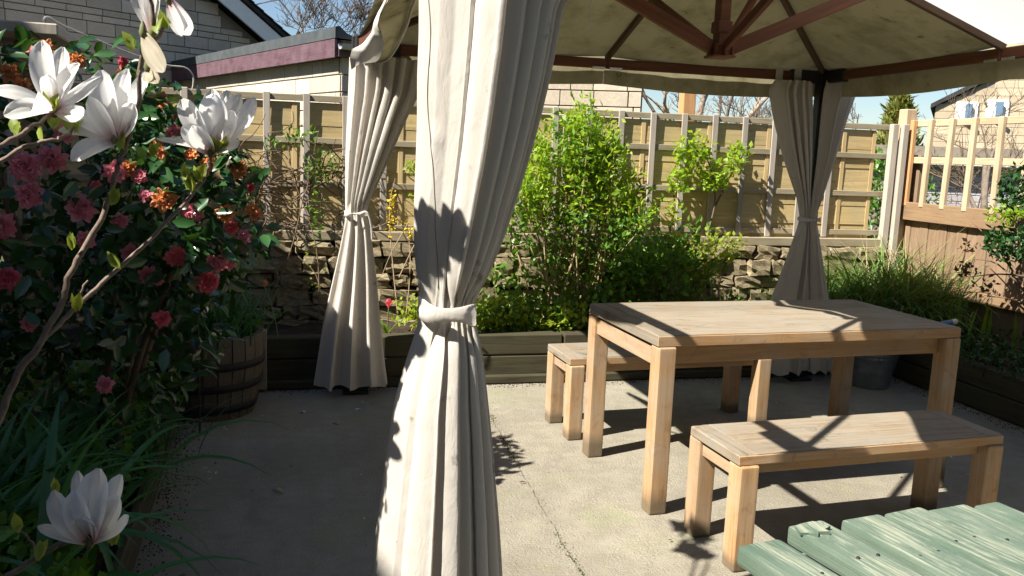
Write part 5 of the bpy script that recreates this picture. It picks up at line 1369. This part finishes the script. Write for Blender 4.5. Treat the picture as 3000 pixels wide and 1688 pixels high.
for k in range(40):
    x = random.uniform(1.28, 2.38); zt_ = float(np.interp(x, *zip(*prof))) * random.uniform(0.78, 1.0)
    b = Vector((1.86 + random.gauss(0, 0.12), 5.58 + random.gauss(0, 0.05), 0.22)); t = Vector((x, 5.56 + random.gauss(0, 0.09), zt_))
    m_ = Vector((b.x * 0.45 + t.x * 0.55 + random.gauss(0, 0.04), b.y, 0.22 + (zt_ - 0.22) * 0.5))
    pts = smooth_path([b, m_, t], 6); ps.append((pts, list(np.linspace(0.0085, 0.003, len(pts)))))
V, F = tubes(ps, 5); o = mesh_at('stems', V, F, M['stem_tan'], ts, smooth=True); o['kind'] = 'stuff'
PT, DT, PL = [], [], []
for pts, _ in ps:
    tip = np.array(tuple(pts[-1])); zt_ = tip[2]
    for q_ in range(7):                              # short leafy shoots near the tip
        st = np.array(tuple(pts[random.choice((-1, -2, -3, -4))])) + rng.normal(size=3) * 0.02
        d = unit(np.array([random.gauss(0, 0.55), random.gauss(0, 0.4), 1.0])); ln = random.uniform(0.08, 0.2)
        for f in np.linspace(0, 1, 11):
            PT.append(st + d * ln * f); DT.append(unit(d * 0.6 + rng.normal(size=3) * 0.65))
    for i in range(3, len(pts)):
        q_ = np.array(tuple(pts[i])); nn_ = 25 if q_[2] > 1.0 else (9 if q_[2] > 0.75 else 4)
        PL.append(q_ + rng.normal(size=(nn_, 3)) * (0.06, 0.05, 0.06))
PT, DT, PL = np.array(PT), np.array(DT), np.concatenate(PL)
L_ = rng.uniform(0.032, 0.062, len(PT))
V, F = leaves_vf(PT, DT, rand_dirs(len(PT), 1.0), L_, L_ * 0.36); o = mesh_at('shoots', V, F, M['shrub_leaf'], ts); o['kind'] = 'stuff'
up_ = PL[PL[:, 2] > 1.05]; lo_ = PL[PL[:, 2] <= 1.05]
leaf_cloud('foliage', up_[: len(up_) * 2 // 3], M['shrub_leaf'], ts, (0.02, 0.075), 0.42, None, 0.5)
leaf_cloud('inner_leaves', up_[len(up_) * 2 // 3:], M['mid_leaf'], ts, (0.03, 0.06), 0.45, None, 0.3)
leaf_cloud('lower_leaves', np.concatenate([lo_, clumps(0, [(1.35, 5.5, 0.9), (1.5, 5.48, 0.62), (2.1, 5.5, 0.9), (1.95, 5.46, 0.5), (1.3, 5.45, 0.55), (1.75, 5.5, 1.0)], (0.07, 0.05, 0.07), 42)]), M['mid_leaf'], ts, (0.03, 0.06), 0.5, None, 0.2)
ev = thing('evergreen_shrub', 'dark glossy evergreen shrub low behind the far end of the table', 'shrub', (2.45, 5.5, 0.24))
V, F = tubes(shrub_stems((2.45, 5.5), 14, (0.4, 0.15), 0.85, 0.006), 5); o = mesh_at('stems', V, F, M['twig'], ev, smooth=True); o['kind'] = 'stuff'
leaf_cloud('foliage', np.concatenate([clumps(0, [(2.42 + random.gauss(0, 0.17), 5.47 + random.gauss(0, 0.07), 0.68 + random.gauss(0, 0.11)) for _ in range(26)], (0.06, 0.05, 0.05), 30), clumps(0, [(2.15, 5.45, 0.5), (2.3, 5.4, 0.42), (2.68, 5.5, 0.5), (2.55, 5.42, 0.85), (2.2, 5.5, 0.75)], (0.09, 0.06, 0.08), 45)]), M['mid_leaf'], ev, (0.035, 0.07), 0.5, (2.42, 5.5, 0.5), 0.3)
ys_ = thing('yellow_shrub', 'small shrub with sunlit yellow green leaves on the bare soil', 'shrub', (2.86, 5.55, 0.24))
V, F = tubes(shrub_stems((2.84, 5.55), 9, (0.22, 0.1), 0.9, 0.005), 5); o = mesh_at('stems', V, F, M['twig_pale'], ys_, smooth=True); o['kind'] = 'stuff'
leaf_cloud('foliage', np.concatenate([ell_points(330, (2.85, 5.5, 0.85), (0.24, 0.12, 0.13)), ell_points(150, (2.72, 5.5, 0.68), (0.16, 0.1, 0.14))]), M['lime_leaf'], ys_, (0.025, 0.055), 0.5)
rose = thing('climbing_rose', 'climbing rose with fresh green leaves trained on the trellis', 'climber', (2.9, 5.84, 0.24))
rp_ = [smooth_path([(2.95, 5.8, 0.24), (2.92, 5.83, 0.8), (2.98, 5.85, 1.15), (2.9, 5.86, 1.45), (2.72, 5.86, 1.55)]), smooth_path([(2.7, 5.8, 0.24), (2.62, 5.83, 0.8), (2.66, 5.85, 1.1), (2.62, 5.86, 1.28)]), smooth_path([(2.98, 5.85, 1.1), (3.1, 5.86, 1.35), (3.2, 5.86, 1.52)])]
V, F = tubes([(p_, list(np.linspace(0.009, 0.004, len(p_)))) for p_ in rp_], 6); mesh_at('stem', V, F, M['twig'], rose, smooth=True)
leaf_cloud('foliage', np.concatenate([ell_points(300, (2.76, 5.82, 1.5), (0.18, 0.06, 0.15)), ell_points(150, (2.68, 5.82, 1.3), (0.12, 0.05, 0.1)), ell_points(190, (2.95, 5.82, 1.33), (0.16, 0.05, 0.13)), ell_points(130, (3.12, 5.82, 1.48), (0.12, 0.05, 0.14)), ell_points(60, (2.62, 5.8, 1.05), (0.06, 0.04, 0.12)), ell_points(40, (2.66, 5.8, 0.85), (0.06, 0.04, 0.08))]),
           M['shrub_leaf'], rose, (0.03, 0.06), 0.6, None, 0.1)
gcv = np.concatenate([clumps(0, [(2.5, 5.45, 0.5), (2.75, 5.45, 0.5), (3.0, 5.5, 0.42), (2.3, 5.4, 0.6), (2.6, 5.5, 0.65), (1.7, 5.4, 0.45), (1.95, 5.4, 0.55), (1.5, 5.4, 0.5), (1.3, 5.5, 0.6), (2.15, 5.45, 0.7)], (0.10, 0.06, 0.09), 75), np.stack([rng.uniform(1.0, 3.9, 1900), rng.uniform(5.25, 5.75, 1900), 0.27 + rng.uniform(0, 1, 1900) ** 2 * 0.2], -1), ell_points(900, (1.45, 5.36, 0.36), (0.45, 0.12, 0.17)), ell_points(400, (2.1, 5.36, 0.4), (0.35, 0.12, 0.2))])
o = leaf_cloud('ground_cover_leaves', gcv, M['mid_leaf'], None, (0.02, 0.07), 0.6, None, 0.5); tag(o, 'low green leaves carpeting the back bed', None, None, 'stuff')
o = leaf_cloud('lime_leaves', np.concatenate([ell_points(420, (1.22, 5.32, 0.40), (0.24, 0.1, 0.13)), ell_points(200, (1.62, 5.28, 0.37), (0.22, 0.07, 0.1)), ell_points(170, (0.72, 5.36, 0.42), (0.2, 0.08, 0.13)), ell_points(70, (1.75, 5.3, 0.4), (0.12, 0.06, 0.1))]), M['lime_leaf'], None, (0.03, 0.055), 0.6, None, 0.5); tag(o, 'lime green leaves at the front of the bed', None, None, 'stuff')

def tulip(label, p, h, mat, size=0.05):
    t = thing('tulip', label, 'flower', p)
    top = Vector(p) + Vector((0.01, 0, h)); tube('stem', [p, Vector(p) + Vector((0.004, 0, h * 0.5)), top], 0.004, M['stem_green'], t, 5)
    fl = link('bloom', bloom_mesh(mat, 77, ((4, 0.8, 1.15), (3, 0.75, 1.3)), 0.02), t, top); fl.scale = (size,) * 3
    for k in range(3):
        V, F = blades_vf(np.array([p], float), np.array([k * 2.2]), np.array([h * 0.9]), np.array([0.4]), np.array([0.9]), np.array([0.03]), 6); mesh_at('leaf', V, F, M['mid_leaf'], t)
tulip('single red tulip in the bed between the two curtains', (0.52, 5.40, 0.25), 0.19, 'cam_red', 0.075)
tulip('orange flower on the bed soil just behind the barrel', (-0.24, 5.36, 0.27), 0.31, 'cam_orange', 0.06)

def climber(name, label, paths_, leaf_pts, leafmat, cat='climber', rad=(0.006, 0.002), wood_='twig', ll=(0.03, 0.05)):
    t = thing(name, label, cat, paths_[0][0])
    V, F = tubes([(smooth_path(p_, 4), list(np.linspace(rad[0], rad[1], (len(p_) - 1) * 4 + 1))) for p_ in paths_], 5)
    o = mesh_at('stems', V, F, M[wood_], t, smooth=True); o['kind'] = 'stuff'
    if leaf_pts is not None: leaf_cloud('leaves', leaf_pts, M[leafmat], t, ll, 0.5, None, 0.2)
    return t
random.seed(31)
tw = []
for k in range(74):
    x, zz = random.uniform(-0.95, 0.26), random.uniform(0.82, 1.35)
    pts = [(x, 5.84 + random.uniform(-0.05, 0.06), zz)]
    a = random.uniform(0.2, 2.9)
    for i in range(5):
        a += random.gauss(0, 0.55); st = random.uniform(0.06, 0.15)
        x += st * math.cos(a); zz = min(1.66, max(0.84, zz + st * math.sin(a) * 0.7)); pts.append((x, 5.84 + random.uniform(-0.06, 0.06), zz))
    tw.append(pts)
tw += [[(-0.3, 5.7, 0.3), (-0.1, 5.76, 0.7), (0.02, 5.83, 1.2), (0.1, 5.85, 1.55)], [(0.1, 5.7, 0.3), (0.08, 5.76, 0.8), (-0.1, 5.83, 1.3), (-0.25, 5.85, 1.5)]]
climber('honeysuckle', 'tangled twiggy climber with a few leaves on the trellis by the barrel', tw, np.concatenate([ell_points(130, (0.12, 5.8, 1.32), (0.14, 0.05, 0.12)), ell_points(70, (-0.03, 5.8, 1.5), (0.12, 0.05, 0.07)), ell_points(30, (-0.2, 5.8, 1.45), (0.1, 0.05, 0.05)), ell_points(60, (0.08, 5.78, 1.0), (0.06, 0.04, 0.2))]), 'mid_leaf', rad=(0.005, 0.002), ll=(0.025, 0.045))
climber('wall_creeper', 'thin bare stems trailing down the stone wall', [[(-0.18, 5.86, 0.95), (-0.2, 5.79, 0.7), (-0.1, 5.78, 0.5), (0.12, 5.77, 0.48)], [(0.0, 5.85, 0.9), (-0.05, 5.79, 0.75), (0.08, 5.78, 0.6), (0.12, 5.76, 0.4)], [(0.7, 5.85, 0.95), (0.58, 5.78, 0.75), (0.52, 5.77, 0.6)]], ell_points(26, (0.06, 5.76, 0.65), (0.07, 0.02, 0.2)), 'lime_leaf', rad=(0.004, 0.002), wood_='twig_pale', ll=(0.02, 0.035))
fy = climber('forsythia', 'forsythia sprays with small yellow flowers between the two curtains', [[(0.62, 5.6, 0.28), (0.58, 5.7, 0.7), (0.56, 5.76, 1.05), (0.60, 5.8, 1.25)], [(0.66, 5.6, 0.28), (0.7, 5.7, 0.7), (0.66, 5.78, 1.1)], [(0.62, 5.65, 0.6), (0.74, 5.7, 0.85), (0.82, 5.74, 1.0)]], None, None, 'shrub', (0.005, 0.002), 'twig_pale')
leaf_cloud('blossom', np.concatenate([ell_points(90, (0.57, 5.72, 1.02), (0.035, 0.03, 0.2)), ell_points(50, (0.68, 5.72, 0.92), (0.07, 0.03, 0.07)), ell_points(30, (0.80, 5.72, 0.98), (0.05, 0.03, 0.06))]), M['yellow_petal'], fy, (0.018, 0.03), 0.5)
climber('young_climber', 'young leafy climber reaching up the trellis next to the tall curtain', [[(0.80, 5.7, 0.28), (0.86, 5.8, 0.8), (0.78, 5.85, 1.2), (0.84, 5.86, 1.55)], [(0.78, 5.85, 1.2), (0.66, 5.85, 1.32), (0.86, 5.85, 1.45)]], np.concatenate([ell_points(30, (0.72, 5.82, 1.33), (0.06, 0.03, 0.05)), ell_points(22, (0.82, 5.82, 1.52), (0.05, 0.03, 0.05)), ell_points(24, (0.74, 5.82, 1.12), (0.06, 0.03, 0.05))]), 'shrub_leaf', ll=(0.03, 0.05))

# grasses and right hand bed
og_ = thing('ornamental_grass', 'big clump of arching ornamental grass behind the dining table', 'grass clump', (4.3, 5.45, 0.24))
blade_tuft('blades', og_, (4.30, 5.42, 0.25), (0.26, 0.15), 1300, (0.5, 0.92), (0.008, 0.017), M['grass_blade'], (0.05, 0.9), (0.7, 2.3))
blade_tuft('dark_blades', og_, (4.28, 5.35, 0.25), (0.30, 0.15), 520, (0.45, 0.8), (0.008, 0.015), M['blade'], (0.1, 0.8), (0.6, 1.9))
blade_tuft('straw_blades', og_, (4.35, 5.40, 0.25), (0.28, 0.15), 90, (0.7, 1.1), (0.004, 0.008), M['straw'], (0.05, 0.7), (0.3, 1.4))
gs = thing('ornamental_grass', 'shaded green grass clump spilling beside the galvanised bucket', 'grass clump', (3.75, 5.35, 0.24))
blade_tuft('blades', gs, (3.72, 5.42, 0.25), (0.16, 0.1), 330, (0.35, 0.6), (0.006, 0.011), M['grass_blade'], (0.05, 0.7), (0.5, 1.8))
ir = thing('iris_clump', 'iris leaves standing above the shaded side bed by the brown boards', 'iris', (4.3, 4.7, 0.24))
for k in range(14):
    b0 = np.array([[4.3 + random.gauss(0, 0.13), 4.72 + random.gauss(0, 0.16), 0.24]])
    V, F = blades_vf(b0, np.array([random.uniform(0, 6.3)]), np.array([random.uniform(0.28, 0.42)]), np.array([random.uniform(0.02, 0.25)]), np.array([random.uniform(0.1, 0.6)]), np.array([0.028]), 6)
    mesh_at('leaf', V, F, M['mid_leaf'], ir)
o = leaf_cloud('side_bed_leaves', np.concatenate([np.stack([rng.uniform(3.95, 4.55, 1900), rng.uniform(3.4, 5.1, 1900), 0.26 + rng.uniform(0, 1, 1900) ** 1.6 * 0.16], -1), ell_points(350, (4.08, 4.3, 0.3), (0.12, 0.5, 0.14))]), M['dark_leaf'], None, (0.02, 0.05), 0.5, None, 0.4); tag(o, 'dark green leaves covering the side bed', None, None, 'stuff')
ws = thing('side_shrub', 'leafy shrub against the lattice of the side fence with drooping lower twigs', 'shrub', (4.42, 4.4, 0.24))
sp = [[(4.45, 4.35, 0.24), (4.42, 4.4, 0.7), (4.36, 4.45, 1.05), (4.36, 4.52, 1.35)], [(4.42, 4.4, 0.7), (4.38, 4.6, 0.85), (4.36, 4.8, 0.86)], [(4.40, 4.42, 0.75), (4.35, 4.62, 0.98), (4.36, 4.84, 1.1)], [(4.42, 4.4, 0.8), (4.30, 4.5, 0.8), (4.28, 4.72, 0.75)]]
V, F = tubes([(smooth_path(p_, 4), list(np.linspace(0.008, 0.002, (len(p_) - 1) * 4 + 1))) for p_ in sp], 5); mesh_at('stem', V, F, M['twig'], ws, smooth=True)
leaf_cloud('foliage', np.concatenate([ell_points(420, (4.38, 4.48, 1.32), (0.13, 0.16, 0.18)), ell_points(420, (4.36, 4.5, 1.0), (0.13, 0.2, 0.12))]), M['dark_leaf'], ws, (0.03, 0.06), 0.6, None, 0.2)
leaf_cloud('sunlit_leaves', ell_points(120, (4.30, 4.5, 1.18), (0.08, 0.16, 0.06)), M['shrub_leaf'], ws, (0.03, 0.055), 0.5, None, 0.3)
leaf_cloud('drooping_leaves', np.concatenate([ell_points(40, (4.3, 4.75, 0.80), (0.06, 0.14, 0.06)), ell_points(26, (4.3, 4.6, 0.72), (0.05, 0.1, 0.05)), ell_points(22, (4.32, 4.8, 0.95), (0.05, 0.1, 0.05))]), M['red_leaf'], ws, (0.03, 0.05), 0.6, None, -0.1)

# barrel and border plants in the shade
bg = thing('daffodil_clump', 'clump of grassy daffodil leaves filling the half barrel', 'plant', (BX, BY, 0.39))
blade_tuft('blades', bg, (BX + 0.02, BY, 0.39), (0.10, 0.10), 300, (0.22, 0.46), (0.006, 0.012), M['blade'], (0.05, 0.6), (0.3, 1.7))
dl = thing('day_lily', 'shaded day lily clump with long arching strap leaves beside the patio', 'plant', (-0.62, 2.55, 0.12))
for k in range(64):
    b0 = np.array([[-0.84 + random.gauss(0, 0.10), 2.62 + random.gauss(0, 0.24), 0.12]])
    V, F = blades_vf(b0, np.array([random.gauss(0.2, 1.7)]), np.array([random.uniform(0.5, 0.85)]), np.array([random.uniform(0.05, 0.55)]), np.array([random.uniform(0.8, 2.2)]), np.array([random.uniform(0.026, 0.046)]), 10)
    mesh_at('leaf', V, F, M['blade'], dl, smooth=True)
sg = thing('grass_clump', 'dark fine grass clump under the camellia near the barrel', 'grass clump', (-0.72, 3.7, 0.12))
blade_tuft('blades', sg, (-0.74, 3.6, 0.12), (0.10, 0.22), 150, (0.25, 0.42), (0.006, 0.012), M['blade'], (0.1, 0.8), (0.5, 1.8))
lg = thing('grass_clump', 'dark broad grass leaves in the deepest shade below the magnolia branches', 'grass clump', (-1.0, 2.8, 0.12))
blade_tuft('blades', lg, (-1.02, 2.85, 0.12), (0.18, 0.3), 150, (0.4, 0.7), (0.020, 0.036), M['blade'], (0.05, 0.6), (0.5, 1.9))
o = leaf_cloud('border_leaves', np.concatenate([np.stack([rng.uniform(-1.5, -0.60, 2200), rng.uniform(1.6, 4.9, 2200), 0.13 + rng.uniform(0, 1, 2200) ** 1.7 * 0.26], -1), ell_points(900, (-0.56, 1.92, 0.24), (0.22, 0.32, 0.22)), ell_points(500, (-0.75, 2.3, 0.25), (0.2, 0.3, 0.2))]), M['mid_leaf'], None, (0.03, 0.065), 0.7, None, 0.8); tag(o, 'low lobed leaves covering the shaded border', None, None, 'stuff')
